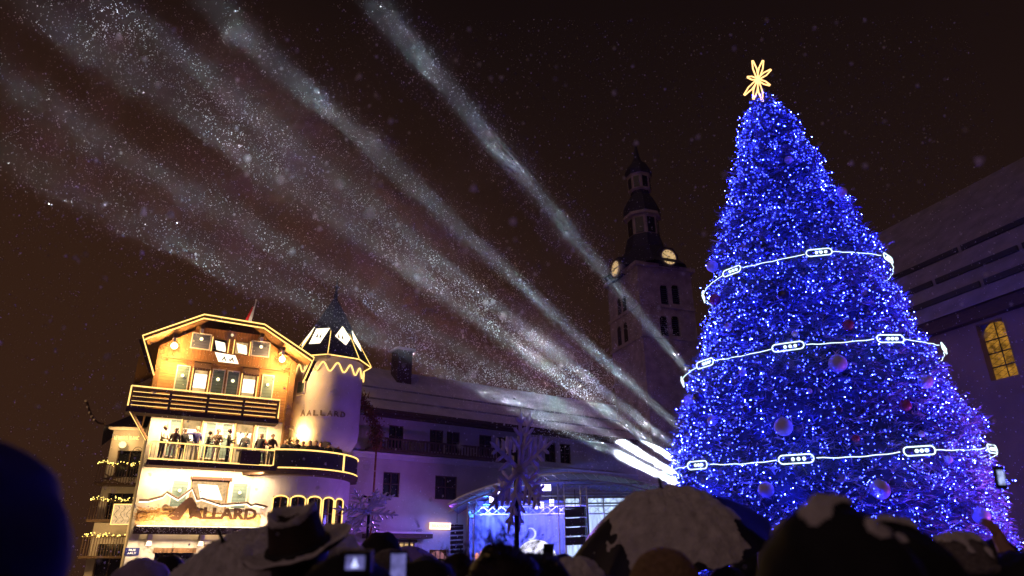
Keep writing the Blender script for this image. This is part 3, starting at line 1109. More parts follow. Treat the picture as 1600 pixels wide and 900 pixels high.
# iron scroll bracket on the chalet's corner
m = MB()
for cz, r0 in ((.0, .32), (-.8, .22), (-1.5, .2)):
    m.tube([(r0 * (1 - k / 26) * math.cos(k * .5) - .3, 0, cz + r0 * (1 - k / 26) * math.sin(k * .5)) for k in range(24)], .018, 'iron', 4)
m.tube([(0, 0, .3), (0, 0, -1.9)], .02, 'iron', 4)
sb_ = tag(m.build('scroll_bracket'), 'curly iron bracket fixed beside the chalet wall', 'bracket')
sb_.location = BF.w(BF.uv(222, 706, .6)[0], .6, BF.uv(222, 706, .6)[1])

# ================================================================== LONG HOUSE in the middle
CO = at(545, 706, 41)
CF = Frame(CO, 35)
mb_ = thing('long_house', 'long purple-lit house with a snowy roof behind the stage', 'building', CF.o, CF.a)
CL0, CL1 = -4.0, 26.0
zEa = 10.4
WIN2 = [(a, a + 1.0, 8.35, 9.75) for a in (2.5, 5.35, 6.6, 9.1, 10.5, 14.6, 16.0)]
WIN1 = [(2.3, 3.4, 5.45, 6.9), (5.85, 7.45, 5.45, 6.9), (12.5, 13.6, 5.45, 6.9)]
WIN0 = [(2.0, 4.6, 1.5, 2.9), (5.6, 6.9, 0.1, 2.5)]
m = MB()
m.wall(CL0, CL1, 0, zEa, WIN2 + WIN1 + WIN0, 0, .25, 'grey_plaster')
m.add([(CL0, 0, 0), (CL0, 0, zEa), (CL0, 9, zEa), (CL0, 9, 0)], [(0, 1, 2, 3)], 'grey_plaster')
m.add([(CL1, 0, 0), (CL1, 9, 0), (CL1, 9, zEa), (CL1, 0, zEa)], [(0, 1, 2, 3)], 'grey_plaster')
m.build('wall', mb_)
for h in WIN2 + WIN1:
    f = MB()
    xm = (h[0] + h[1]) / 2
    for x in (h[0], xm - .04, h[1] - .07):
        f.box(x, x + .07, .08, .14, h[2], h[3], 'wood_dark')
    for z in (h[2], (h[2] + h[3]) / 2, h[3] - .07):
        f.box(h[0], h[1], .085, .135, z, z + .06, 'wood_dark')
    fo = f.build('window', mb_)
    MB().box(h[0], h[1], .2, .22, h[2], h[3], 'glass_dark').build('pane', fo)
h = WIN0[0]
f = MB()
for x in np.linspace(h[0], h[1] - .06, 9):
    f.box(x, x + .05, .06, .12, h[2], h[3], 'wood_dark')
for z in np.linspace(h[2], h[3] - .06, 3):
    f.box(h[0], h[1], .065, .115, z, z + .05, 'wood_dark')
f.box(h[0] - .1, h[1] + .1, -.1, -.004, h[3], h[3] + .15, 'wood_dark')
fo = f.build('window', mb_)
MB().box(h[0], h[1], .2, .22, h[2], h[3], 'room_light').build('pane', fo)
h = WIN0[1]
f = MB()
f.prism([(h[0], .1), (h[1], .1), (h[1], 1.8)] + [((h[0] + h[1]) / 2 + .65 * math.cos(t_), 1.8 + .65 * math.sin(t_)) for t_ in np.linspace(.1, PI - .1, 9)] + [(h[0], 1.8)], .16, .2, 'pink_room')
for x in np.linspace(h[0] + .2, h[1] - .2, 4):
    f.box(x - .02, x + .02, .1, .14, .1, 2.4, 'wood_dark')
f.build('arched_door', mb_)
m = MB()
m.box(CL0, CL1, -.18, -.004, 7.62, 7.86, 'lilac_plaster').box(CL0, CL1, -.26, -.004, 7.86, 7.96, 'roof_snow')
m.box(CL0, CL1, -.5, -.004, zEa - .25, zEa - .05, 'wood_dark')
m.build('cornice', mb_)
m = MB()
m.box(0.9, 12.2, -.8, -.27, 7.99, 8.15, 'wood_dark')
for x in np.arange(1.0, 12.2, .22):
    m.box(x, x + .1, -.78, -.74, 8.15, 8.7, 'wood_dark')
m.box(0.9, 12.2, -.82, -.70, 8.7, 8.8, 'wood_dark')
m.build('balcony', mb_)
m = MB()
m.box(1.2, 5.2, -1.1, -.004, 3.1, 3.35, 'wood_dark').box(1.2, 5.2, -1.1, -.06, 3.355, 3.45, 'roof_snow')
m.build('porch_roof', mb_)
ridz = 14.6
m = MB()
m.add([(CL0 - .3, -.75, zEa - .1), (CL1 + .3, -.75, zEa - .1), (CL1 + .3, 4.8, ridz), (CL0 - .3, 4.8, ridz)], [(0, 1, 2, 3)], 'roof_snow')
m.add([(CL0 - .3, 9.8, zEa - .1), (CL1 + .3, 9.8, zEa - .1), (CL1 + .3, 4.8, ridz), (CL0 - .3, 4.8, ridz)], [(3, 2, 1, 0)], 'roof_snow')
m.add([(CL0 - .3, -.75, zEa - .1), (CL1 + .3, -.75, zEa - .1), (CL1 + .3, -.75, zEa + .12), (CL0 - .3, -.75, zEa + .12)], [(0, 1, 2, 3)], 'wood_dark')
m.add([(CL0 - .3, -.75, zEa - .1), (CL1 + .3, -.75, zEa - .1), (CL1 + .3, 0, zEa - .06), (CL0 - .3, 0, zEa - .06)], [(3, 2, 1, 0)], 'wood_dark')
for x in (CL0, CL1):
    m.add([(x, 0, zEa), (x, 9, zEa), (x, 4.6, ridz - .2)], [(0, 1, 2)], 'grey_plaster')
for k in (.25, .5):
    y, z = -.75 + 5.55 * k, zEa - .1 + (ridz - zEa + .1) * k
    m.beam((CL0, y - .03, z + .04), (CL1, y - .03, z + .04), .06, .10, 'dirty_snow')
rf = m.build('roof', mb_)
cu, cz = CF.uv(628, 590, -3.6)
m = MB()
m.box(cu - .55, cu + .55, 3.2, 4.3, 12.6, cz + 1.9, 'wood_dark').box(cu - .68, cu + .68, 3.05, 4.45, cz + 1.9, cz + 2.05, 'roof_snow')
m.build('chimney', rf)
# creeper on its left end
m = MB()
path = [at(565, 620, 40.2), at(578, 645, 40.2), at(590, 672, 40.2), at(588, 700, 40.2)]
for k in range(900):
    t_ = rng.uniform(0, 2.999)
    i = int(t_)
    q = path[i].lerp(path[i + 1], t_ - i) + Vector(rng.normal(0, .16, 3))
    d = Vector(rng.normal(0, .12, 3))
    e_ = d.orthogonal().normalized() * .05
    m.add([q - e_, q + e_, q + d], [(0, 1, 2)], 'vine')
m.tube([path[0], path[1], path[2], path[3], Vector((path[3].x, path[3].y, 0))], .06, 'vine', 5)
tag(m.build('climbing_plant'), 'reddish climbing plant beside the turret', 'plant')
u_, z_ = CF.uv(688, 822, .3)
t = thing('shop_sign', 'bright pinkish-white shop sign glowing on the purple wall', 'sign', CF.w(u_, .35, z_), CF.a)
MB().box(-.72, .72, 0, .12, -.2, .2, 'shop_glow').build('light_box', t)
mm = text_mb('BRASSERIE', .26, 'fire_glow', .004, .0, 1.2)
MB().join(mm, Matrix.Translation((-.6, -.01, -.09))).build('lettering', t)

# ================================================================== CHURCH: clock tower and nave
CA = 110.5                       # direction of the nave
KC = at(1000, 470, 52)
TWF = Frame(KC, CA - 90)         # right (front) face; left face runs back along CA
tw = thing('church_tower', 'tall stone church tower with two glowing clocks and a tiered spire', 'church', TWF.o, TWF.a)
TS = 5.2
zc = TWF.uv(1000, 415)[1]
m = MB()
BEL = []
for py, hh in ((460, 1.75), (509, 1.75)):
    for px in (1038, 1056):
        u, z = TWF.uv(px, py)
        BEL.append((u - .38, u + .38, z - hh / 2, z + hh / 2))
m.wall(0, TS, 0, zc, BEL, 0, .35, 'stone')
LF = Frame(KC, CA + 180)
bl = []
for px, py in ((968, 480), (976, 476), (968, 524), (978, 518)):
    u, z = LF.uv(px, py)
    bl.append((-u, z))
m.add([(0, 0, 0), (0, 0, zc), (0, TS, zc), (0, TS, 0)], [(0, 1, 2, 3)], 'stone')
m.add([(TS, 0, 0), (TS, TS, 0), (TS, TS, zc), (TS, 0, zc)], [(0, 1, 2, 3)], 'stone')
m.add([(0, TS, 0), (0, TS, zc), (TS, TS, zc), (TS, TS, 0)], [(0, 1, 2, 3)], 'stone')
m.build('shaft', tw)
for a, b_, c_, d in BEL:
    f = MB()
    f.box(a, b_, .2, .24, c_, d, 'glass_dark')
    n9 = [((a + b_) / 2 + (b_ - a) / 2 * math.cos(t_), d - .38 + .38 * math.sin(t_)) for t_ in np.linspace(0, PI, 9)]
    for i in range(8):
        p, q = n9[i], n9[i + 1]
        f.add([(p[0], -.01, p[1]), (q[0], -.01, q[1]), (q[0], -.01, d), (p[0], -.01, d)], [(0, 1, 2, 3)], 'stone')
    for z in np.arange(c_ + .1, d - .3, .18):
        f.box(a, b_, .08, .18, z, z + .05, 'slate')
    f.build('belfry_opening', tw)
for u, z in bl:
    yy = abs(u)
    if yy > TS - .3:
        yy = TS - .45
    f = MB()
    f.box(-.02, -.006, yy - .3, yy + .3, z - .9, z + .5, 'glass_dark')
    pts = [(yy + .3 * math.cos(t_), z + .5 + .3 * math.sin(t_)) for t_ in np.linspace(0, PI, 9)]
    f.add([(-.015, p[0], p[1]) for p in pts], [tuple(range(9))], 'glass_dark')
    f.build('belfry_opening', tw)
m = MB()
for pz in (TWF.uv(1000, 474)[1], TWF.uv(1000, 523)[1]):
    m.box(-.12, TS + .12, -.12, -.004, pz - .12, pz + .12, 'stone').box(-.12, -.004, -.004, TS + .12, pz - .12, pz + .12, 'stone')
m.box(-.3, TS + .3, -.3, TS + .3, zc, zc + .3, 'stone')
m.build('string_course', tw)
cx = TS / 2
ZA = lambda py: zat(1007 + (py - 250) * .07, py, KC.y + 3.5)
m = MB()
oct_ = lambda r_, z: (r_, z)
m.lathe([(TS * .74, zc + .3), (TS * .62, zc + .9), (TS * .36, ZA(397)), (TS * .29, ZA(375))], 'slate', 8, (cx, cx, 0), PI / 8, PI / 8 + 2 * PI)
m.lathe([(1.42, ZA(376)), (1.42, ZA(346)), (1.7, ZA(345)), (1.7, ZA(341))], 'stone', 8, (cx, cx, 0), PI / 8, PI / 8 + 2 * PI)
m.lathe([(1.7, ZA(341)), (1.66, ZA(330)), (1.3, ZA(318)), (.85, ZA(308)), (.85, ZA(304))], 'slate', 8, (cx, cx, 0), PI / 8, PI / 8 + 2 * PI)
m.lathe([(.9, ZA(304)), (1.08, ZA(302)), (1.08, ZA(280)), (1.2, ZA(279))], 'stone', 8, (cx, cx, 0), PI / 8, PI / 8 + 2 * PI)
m.lathe([(1.22, ZA(279)), (1.26, ZA(272)), (.95, ZA(263)), (.5, ZA(256)), (.28, ZA(248)), (.1, ZA(232)), (.02, ZA(222))], 'slate', 8, (cx, cx, 0), PI / 8, PI / 8 + 2 * PI)
m.build('spire', tw)
m = MB()
for k in range(8):
    an = PI / 8 + 2 * PI * (k + .5) / 8
    for r_, z0, z1, wd in ((1.34, ZA(373), ZA(350), .36), (1.02, ZA(300), ZA(284), .26)):
        M4 = Matrix.Translation((cx, cx, 0)) @ Matrix.Rotation(an, 4, 'Z')
        bb = MB().box(r_ - .05, r_ + .04 if r_ > 1.2 else r_ + .01, -wd, wd, z0, z1, 'glass_dark')
        MB().join(bb, M4).build('lantern_opening', tw)
for side in (0, 1):
    zk = TWF.uv(1045, 406)[1] + 0.05
    if side == 0:
        M4 = Matrix.Translation((TWF.uv(1045, 406, .35)[0], -.38, zk))
    else:
        M4 = Matrix.Translation((-.38, TS * .56, zat(968, 419, KC.y + 2.5))) @ Matrix.Rotation(-PI / 2, 4, 'Z')
    m = MB()
    ring = [(.68 * math.cos(t_), .68 * math.sin(t_)) for t_ in np.linspace(0, 2 * PI, 28, endpoint=False)]
    m.join(MB().prism(ring, 0, .06, 'clock_face'), M4)
    ck = m.build('clock', tw)
    m = MB()
    h_ = MB()
    for k in range(12):
        t_ = 2 * PI * k / 12
        h_.beam((.50 * math.cos(t_), -.012, .50 * math.sin(t_)), (.62 * math.cos(t_), -.012, .62 * math.sin(t_)), .05, .02, 'clock_ink', up=(0, 1, 0))
    h_.beam((.12, -.03, -.02), (-.5, -.03, .22), .035, .02, 'clock_ink', up=(0, 1, 0))
    h_.beam((.08, -.045, .08), (-.28, -.045, -.2), .045, .02, 'clock_ink', up=(0, 1, 0))
    m.join(h_, M4)
    m.build('clock_hands', ck)
    m = MB()
    rim = [(.72 * math.cos(t_), -.03, .72 * math.sin(t_)) for t_ in np.linspace(0, 2 * PI, 28, endpoint=False)]
    m.join(MB().tube(rim, .05, 'stone', 5, True), M4)
    gb = MB().prism([(-1.0, -.9), (1.0, -.9), (1.0, .3), (.55, .95), (-.55, .95), (-1.0, .3)], .08, .55, 'slate')
    m.join(gb, M4)
    m.build('clock_gable', ck)

NF = Frame(at(1600, 451, 22), CA - 180)
nv = thing('church_nave', 'church nave with a steep snowy roof and an arched window', 'church', NF.o, NF.a)
# local x runs along the nave towards the viewer, local y goes into the building
ze = 10.25
N0, N1 = -15.0, 16.0
wu, wz = NF.uv(1557, 546)
WIN = [(wu - .50, wu + .50, 7.5, 9.6)]
m = MB()
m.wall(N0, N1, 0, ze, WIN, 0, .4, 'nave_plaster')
m.add([(N0, 0, 0), (N0, 0, ze), (N0, 12, ze), (N0, 12, 0)], [(0, 1, 2, 3)], 'nave_plaster')
m.build('wall', nv)
m = MB()
a, b_, c_, d = WIN[0]
m.box(a, b_, .3, .33, c_, d, 'stained_glass')
wo_ = m.build('window', nv)
m = MB()
n9 = [((a + b_) / 2 + (b_ - a) / 2 * math.cos(t_), d - .48 + .48 * math.sin(t_)) for t_ in np.linspace(0, PI, 13)]
for i in range(12):
    p, q = n9[i], n9[i + 1]
    m.add([(p[0], .28, p[1]), (q[0], .28, q[1]), (q[0], .28, d), (p[0], .28, d)], [(0, 1, 2, 3)], 'nave_plaster')
m.box((a + b_) / 2 - .012, (a + b_) / 2 + .012, .26, .29, c_, d, 'iron')
for z in (8.0, 8.5, 8.98):
    m.box(a, b_, .255, .285, z - .02, z + .02, 'iron')
for k in range(-6, 16):
    m.beam((a, .29, c_ + k * .2), (b_, .29, c_ + k * .2 + .48), .008, .008, 'iron', up=(0, 1, 0))
    m.beam((a, .29, c_ + k * .2 + .48), (b_, .29, c_ + k * .2), .008, .008, 'iron', up=(0, 1, 0))
m.build('leading', wo_)
m = MB()
rz2 = 18.2
run = 6.2
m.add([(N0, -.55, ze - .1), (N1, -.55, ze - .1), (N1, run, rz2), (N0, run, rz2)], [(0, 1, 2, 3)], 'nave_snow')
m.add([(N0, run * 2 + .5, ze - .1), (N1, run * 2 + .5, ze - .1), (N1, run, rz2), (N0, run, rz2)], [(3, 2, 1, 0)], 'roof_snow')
m.add([(N0, -.55, ze - .1), (N1, -.55, ze - .1), (N1, 0, ze - .1), (N0, 0, ze - .1)], [(3, 2, 1, 0)], 'wood_dark')
for x in (N0, N1):
    m.add([(x, -.55, ze - .1), (x, run, rz2), (x, run * 2 + .5, ze - .1)], [(0, 1, 2)], 'nave_plaster')
m.box(N0, N1, -.35, -.004, ze - .55, ze - .1, 'wood_dark')
rf = m.build('roof', nv)
m = MB()
for k, t_ in enumerate((.10, .24, .42)):
    y, z = -.55 + (run + .55) * t_, ze - .1 + (rz2 - ze + .1) * t_
    x = N0 + k * .8
    while x < N1:
        l = rng.uniform(2.6, 3.8)
        m.beam((x, y - .06, z + .10), (x + l, y - .06, z + .10), .07, .22, 'black')
        x += l + .18
m.build('snow_guard', rf)

# ================================================================== STAGE
SY = 38.0
S0 = at(735, 870, SY)
SXL = S0.x
SXR = at(1075, 870, SY).x
SW = SXR - SXL
st = thing('stage', 'open-air concert stage with an arched canopy and blue light', 'stage', (SXL, SY, 0))
m = MB()
m.box(-.6, SW, -.2, 6, 0, 1.25, 'deck')
m.build('deck', st)


def truss(mb, a, b, w_=.34, m_='alu', bays=None, rt=.026, rb=.014):
    a, b = Vector(a), Vector(b)
    d = (b - a)
    L = d.length
    d = d.normalized()
    up_ = Vector((0, 0, 1)) if abs(d.z) < .9 else Vector((0, 1, 0))
    sx = d.cross(up_).normalized() * (w_ / 2)
    sy = sx.cross(d).normalized() * (w_ / 2)
    cs = [sx + sy, -sx + sy, -sx - sy, sx - sy]
    for c__ in cs:
        mb.tube([a + c__, b + c__], rt, m_, 5)
    n = bays or max(2, int(L / (w_ * 1.2)))
    for i in range(n):
        p, q = a + d * (L * i / n), a + d * (L * (i + 1) / n)
        for k in range(4):
            c0, c1 = cs[k], cs[(k + 1) % 4]
            if i % 2:
                c0, c1 = c1, c0
            mb.tube([p + c0, q + c1], rb, m_, 4)


zlt = zat(738, 786, SY)
ztop = zat(890, 742, SY)
for x, y, z in ((0, 0, zlt), (0, 5.4, zlt), (at(877, 800, SY).x - SXL, -.3, 5.6), (at(912, 800, SY).x - SXL, -.3, 5.5), (SW - .3, 0, zlt), (SW - .3, 5.4, zlt)):
    m = MB()
    truss(m, (x, y, 0), (x, y, z))
    m.build('tower_truss', st)
for a, b in (((0, 0, zlt), (0, 5.4, zlt)), ((SW - .3, 0, zlt), (SW - .3, 5.4, zlt)), ((0, 3.0, zlt - .2), (SW - .3, 3.0, zlt - .2)), ((5.0, 0, 5.35), (SW, 0, 5.35)), ((0.6, 1.2, 4.9), (SW - .6, 1.2, 4.9))):
    m = MB()
    truss(m, a, b, .42)
    m.build('beam_truss', st)
# barrel-vault canopy
m = MB()
NA_ = 24
vv, ff = [], []
w0, w1 = -1.15, SW + .6
for j, y in enumerate((-.9, 1.4, 3.8, 6.2)):
    for i in range(NA_ + 1):
        t_ = i / NA_
        vv.append((w0 + (w1 - w0) * t_, y, zlt - .15 + (ztop - zlt + .15) * math.sin(PI * t_) ** .75))
K = NA_ + 1
for j in range(3):
    for i in range(NA_):
        ff.append((j * K + i, j * K + i + 1, (j + 1) * K + i + 1, (j + 1) * K + i))
m.add(vv, ff, 'canopy')
m.build('canopy', st, True)
m = MB()
m.tube(vv[:K], .05, 'alu', 5)
m.tube([p for p in [(v_[0], v_[1] + .4, v_[2] - .35) for v_ in vv[:K]]], .04, 'alu', 5)
for i in range(0, K - 1):
    m.tube([vv[i], (vv[i + 1][0], vv[i + 1][1] + .4, vv[i + 1][2] - .35)], .02, 'alu', 4)
m.build('arch_truss', st)
m = MB()
xr0 = 5.4
NB = 40
bv, bf = [], []
for i in range(NB + 1):
    x = -.4 + (xr0 + .4 + .9) * i / NB
    for z in (1.25, 5.2):
        bv.append((x, 5.2 + .10 * math.sin(i * 1.7), z))
for i in range(NB):
    bf.append((2 * i, 2 * i + 2, 2 * i + 3, 2 * i + 1))
m.add(bv, bf, 'drape')
m.build('backdrop_drape', st)
m = MB()
for x0, x1 in ((at(885, 800, SY + 3).x - SXL, at(906, 800, SY + 3).x - SXL), (at(921, 800, SY + 3).x - SXL, at(944, 800, SY + 3).x - SXL), (at(946, 800, SY + 3).x - SXL, SW - .4)):
    m.box(x0, x1, 3.3, 3.4, 1.3, zat(930, 778, SY + 3), 'screen')
m.build('video_wall', st)
m = MB()
mp_ = at(829, 834, SY + 4.4)
ml = Vector((mp_.x - SXL, 4.4, mp_.z))
o_, i_ = [], []
for k in range(15):
    t_ = -1.95 + 3.9 * k / 14
    o_.append((ml.x + .34 * math.cos(t_), ml.z + .34 * math.sin(t_)))
    i_.append((ml.x - .05 + .27 * math.cos(t_ * .93), ml.z + .27 * math.sin(t_ * .93)))
for k in range(14):
    m.prism([o_[k], o_[k + 1], i_[k + 1], i_[k]], 4.38, 4.42, 'moon')
m.build('crescent_moon', st)
dp = at(838, 872, SY + .8)
m = MB()
dr = 1.12
m.lathe([(dr * math.sin(t_) + 1e-4, dr * math.cos(t_)) for t_ in np.linspace(0, PI / 2, 12)], 'dome_light', 28)
dm = tag(m.build('dome', None, True), 'glowing white half dome standing on the stage', 'dome')
dm.location = (dp.x, SY + .8, zat(838, 843, SY + .8) - dr)
if dm.location.z > 1.25:
    m = MB().lathe([(dr, 0), (dr, 1.25 - dm.location.z)], 'dome_light', 28).build('plinth', dm)
# fixtures
HEADS = [(853, 762, .2, .26, .16, 'stage_head'), (782, 771, .9, .16, .12, 'stage_head'), (768, 780, .9, .11, .16, 'stage_head'), (846, 789, 3.0, .13, .16, 'stage_head'), (838, 793, 3.0, .08, .08, 'stage_head'), (862, 786, 3.2, .12, .2, 'stage_head'), (737, 806, 2.8, .12, .08, 'stage_blue'), (735, 802, 4, .1, .1, 'stage_blue')]
for i, (px, py, dy, w_, h_, mn) in enumerate(HEADS):
    p = at(px, py, SY + dy)
    x, z = p.x - SXL, p.z
    m = MB()
    m.box(x - w_ - .04, x + w_ + .04, dy, dy + .35, z - h_ - .04, z + h_ + .04, 'black')
    m.tube([(x, dy + .18, z + h_), (x, dy + .18, z + h_ + .5)], .025, 'black', 5)
    fo = m.build('spotlight', st)
    MB().box(x - w_, x + w_, dy - .02, dy - .003, z - h_, z + h_, mn).build('lens', fo)
lamp('stage_wash', 'AREA', (1.6, 2.2, 4.6), 900, (.08, .11, 1.0), st, (2.4, 5.2, 2.2), 2.4, None, .4)
lamp('stage_wash', 'AREA', (5.0, 2.0, 4.7), 700, (.17, .13, 1.0), st, (4.2, 5.2, 2.0), 2.4, None, .4)
lamp('stage_wash', 'AREA', (.4, 1.0, 3.9), 200, (.05, .28, 1.0), st, (1.5, 3.5, 4.4), 1.2, None, .3)
lamp('stage_up', 'AREA', (3.0, 1.2, 1.7), 170, (.30, .20, 1.0), st, (3.4, 1.4, 6.0), 3.0, None, 1.0)
lamp('stage_side', 'AREA', (-.9, .2, 4.0), 190, (.44, .12, 1.0), st, (-7.5, 2.0, 4.4), .5, None, .5)
lamp('stage_front', 'AREA', (3.5, -.6, 5.2), 1500, (.40, .16, 1.0), st, (-4.5, -15, 1.0), 1.6, R(75), .4)  # assumed violet lamp without a fixture, added to light the board snowflakes
lamp('stage_side', 'AREA', (8.0, -.8, 4.4), 130, (.42, .14, 1.0), st, (9.0, -16, 2.0), .6, None, .5)  # assumed violet lamp without a fixture, added to tint the tree
m = MB()
p = at(755, 866, SY + 3.6)
for k in range(5):
    m.ball((p.x - SXL + (-.35 + k * .28), 3.6, p.z - .1 + .12 * math.sin(k * 2.1)), .13, 'fire_glow', 8, 6, (1, 1, 1.5))
m.build('footlight', st)

# hanging loudspeaker stacks
for px0, px1, py0, py1, n, dy, lab in ((882, 913, 794, 853, 4, -.9, 'big black hanging loudspeaker stack between the stage towers'), (705, 724, 822, 866, 6, -.4, 'narrow black loudspeaker stack at the left edge of the stage')):
    p = at((px0 + px1) / 2, py0, SY + dy)
    q = at((px0 + px1) / 2, py1, SY + dy)
    wd = (at(px1, py0, SY + dy).x - at(px0, py0, SY + dy).x)
    t = thing('speaker_stack', lab, 'loudspeaker', (p.x, SY + dy, q.z), R(-14 if n == 4 else 8), 'hanging loudspeaker stacks')
    H_ = p.z - q.z
    for k in range(n):
        z1 = H_ * (1 - k / n) - .02
        z0 = H_ * (1 - (k + 1) / n) + .04
        off = -.10 * (k / n) ** 2 * 3
        s = MB()
        s.prism([(-wd / 2, z0), (wd / 2, z0 + .03), (wd / 2, z1), (-wd / 2, z1 - .03)], off, off + .7, 'speaker_black')
        so2 = s.build('cabinet', t)
        s = MB()
        s.box(-wd * .42, wd * .42, off - .03, off - .004, z0 + .06, z1 - .06, 'black')
        s.build('grille', so2)
    s = MB()
    s.box(-wd * .5, wd * .5, .1, .5, H_, H_ + .08, 'iron')
    top_z = (5.3 if n == 4 else zlt) - q.z
    s.tube([(0, .3, H_ + .08), (0, .3, max(top_z, H_ + .5))], .02, 'iron', 4)
    s.build('hanger', t)

# assumed lighting tower, hidden behind the tree, added to carry six beam lights
BEAMS = [((1130, 645), (585, 0)), ((1120, 722), (325, 0)), ((1110, 742), (205, 30)), ((1100, 751), (185, 98)), ((1083, 757), (100, 190)), ((1076, 764), (100, 290))]
LY_ = 38.5
lt = thing('assumed_lighting_tower', 'assumed aluminium lighting tower, hidden beside the stage behind the Christmas tree', 'truss tower', (at(1118, 870, LY_).x, LY_ + .8, 0))
m = MB()
truss(m, (0, 0, 0), (0, 0, 10.2), .5)
m.build('mast_truss', lt)
m = MB()
truss(m, (-2.2, 0, 5.6), (1.2, 0, 5.6), .4)
m.build('arm_truss', lt)
axes = []
BE = [1200, 1550, 1500, 1350, 1250, 800]
for i, (a, b) in enumerate(BEAMS):
    s_ = at(a[0], a[1], LY_)
    e_ = at(b[0], b[1], 13.0)
    d = (e_ - s_).normalized()
    t = thing('beam_light', ['highest beam light on the tower behind the tree', 'second highest beam light on the tower behind the tree', 'third beam light from the top on the tower', 'fourth beam light from the top on the tower', 'fifth beam light from the top on the tower', 'lowest beam light on the tower behind the tree'][i], 'spotlight', s_, 0, 'beam lights on the assumed lighting tower')
    q = d.to_track_quat('-Z', 'Y')
    m = MB()
    m.lathe([(.02, .5), (.16, .48), (.2, .1), (.24, 0), (.20, -.01)], 'black', 14)
    o = m.build('head', t, True)
    o.rotation_euler = q.to_euler()
    m = MB().lathe([(.001, .02), (.195, .02)], 'beam_head', 14)
    o2 = m.build('lens', o)
    m = MB().tube([(-.27, 0, .25), (-.27, 0, .65), (.27, 0, .65), (.27, 0, .25)], .03, 'black', 5)
    o3 = m.build('yoke', t)
    lo = lamp('beam', 'AREA', d * .06, BE[i], (.80, .90, 1.0), t, None, .36, R(1.7))
    lo.rotation_euler = q.to_euler()
    axes.append((s_, d))

# ================================================================== SNOWFLAKE POLES
def flake_arm(mb, L, th, r):
    """One paddle-like arm of a board snowflake along +x, with side twigs."""
    mb.prism([(.06, -.05), (L * .9, -.025), (L, 0), (L * .9, .025), (.06, .05)], -th, th, 'flake_board')
    for f_ in (.34, .55, .75):
        for s in (-1, 1):
            l = L * (.42 - .32 * f_) * (1.15 if f_ < .5 else 1)
            x = L * f_
            an = s * R(52)
            ux, uz = math.cos(an), math.sin(an)
            nx, nz = -uz, ux
            w_ = .022
            mb.prism([(x + nx * w_, nz * w_), (x + ux * l * .8 + nx * w_ * 1.3, uz * l * .8 + nz * w_ * 1.3), (x + ux * l, uz * l), (x + ux * l * .8 - nx * w_ * 1.3, uz * l * .8 - nz * w_ * 1.3), (x - nx * w_, -nz * w_)], -th * .9, th * .9, 'flake_board')


for (px, pyt, Y, cpy, L, ax, ay, az, lab, planes) in (
        (578, 775, 22.0, 800, 1.0, R(48), R(8), R(10), 'purple-lit board snowflake on its lamp pole near the arched windows', (0, 52)),
        (806, 707, 14.0, 735, 1.2, R(8), R(20), R(58), 'tall board snowflake hung upright on the pole before the stage', (0, 62))):
    p = at(px, pyt, Y)
    t = thing('lamp_pole', 'black iron pole carrying ' + ('the snowflake by the arched windows' if Y > 20 else 'the snowflake before the stage'), 'pole', (p.x, Y, 0), 0, 'snowflake poles on the square')
    m = MB()
    m.tube([(0, 0, 0), (0, 0, p.z)], .045, 'iron', 8)
    m.lathe([(.16, 0), (.14, .25), (.07, .35), (.05, .5)], 'iron', 12)
    m.build('post', t)
    m = MB()
    k_ = Y / 14 * .13
    for s in (-1, 1):
        m.tube([(0, 0, p.z - .06), (s * k_, 0, p.z), (s * k_ * 1.3, 0, p.z - .08)], .03, 'iron', 6)
    m.build('cross_arm', t)
    c_ = at(px + (-6 if Y > 20 else 6), cpy, Y - .1)
    sf = thing('snowflake', lab, 'snowflake decoration', c_, 0, 'board snowflakes on the poles')
    for pl in planes:
        for k in range(6):
            m = MB()
            flake_arm(m, L, .022, 0)
            o = m.build('arm', sf)
            o.rotation_euler = (Matrix.Rotation(az + R(pl), 4, 'Z') @ Matrix.Rotation(ax, 4, 'X') @ Matrix.Rotation(ay + k * PI / 3, 4, 'Y')).to_euler()
    m = MB().lathe([(.02, -.08), (.14, -.06), (.16, 0), (.14, .06), (.02, .08)], 'flake_board', 12)
    m.build('hub', sf)

# ================================================================== CHRISTMAS TREE
TXX, TYT = 8.05, 18.0
PROF = [(0.0, 4.05), (1.2, 4.05), (2.95, 3.90), (3.6, 3.82), (4.15, 3.74), (4.5, 3.66), (5.55, 3.36), (6.4, 3.14), (8.35, 2.52), (9.2, 2.32), (9.66, 2.22), (11.0, 1.86), (12.2, 1.47), (13.2, 1.19), (14.0, .96), (14.5, .80), (15.05, .52), (15.45, .26), (15.7, .05)]
pz = [p[0] for p in PROF]
pr = [p[1] for p in PROF]


def cone_r(z):
    return float(np.interp(z, pz, pr)) * .97


def lean(z):
    return -.40 * max(0.0, 1 - z / 9.0)          # the lower boughs reach further towards the stage


def on_tree(px, py, off=0.0):
    d = ray(px, py)
    c = Vector((0, 0, EYE))
    t = (TYT - 5.5) / d.y
    for _ in range(600):
        p = c + d * t
        if (p.x - TXX - lean(p.z)) ** 2 + (p.y - TYT) ** 2 <= (cone_r(p.z) + off) ** 2:
            return p
        t += .02
        if p.y > TYT:
            break
    p = c + d * (TYT / d.y)
    v = Vector((p.x - TXX, p.y - TYT, 0))
    v = v.normalized() * (cone_r(p.z) + off)
    return Vector((TXX + v.x, TYT + v.y, p.z))


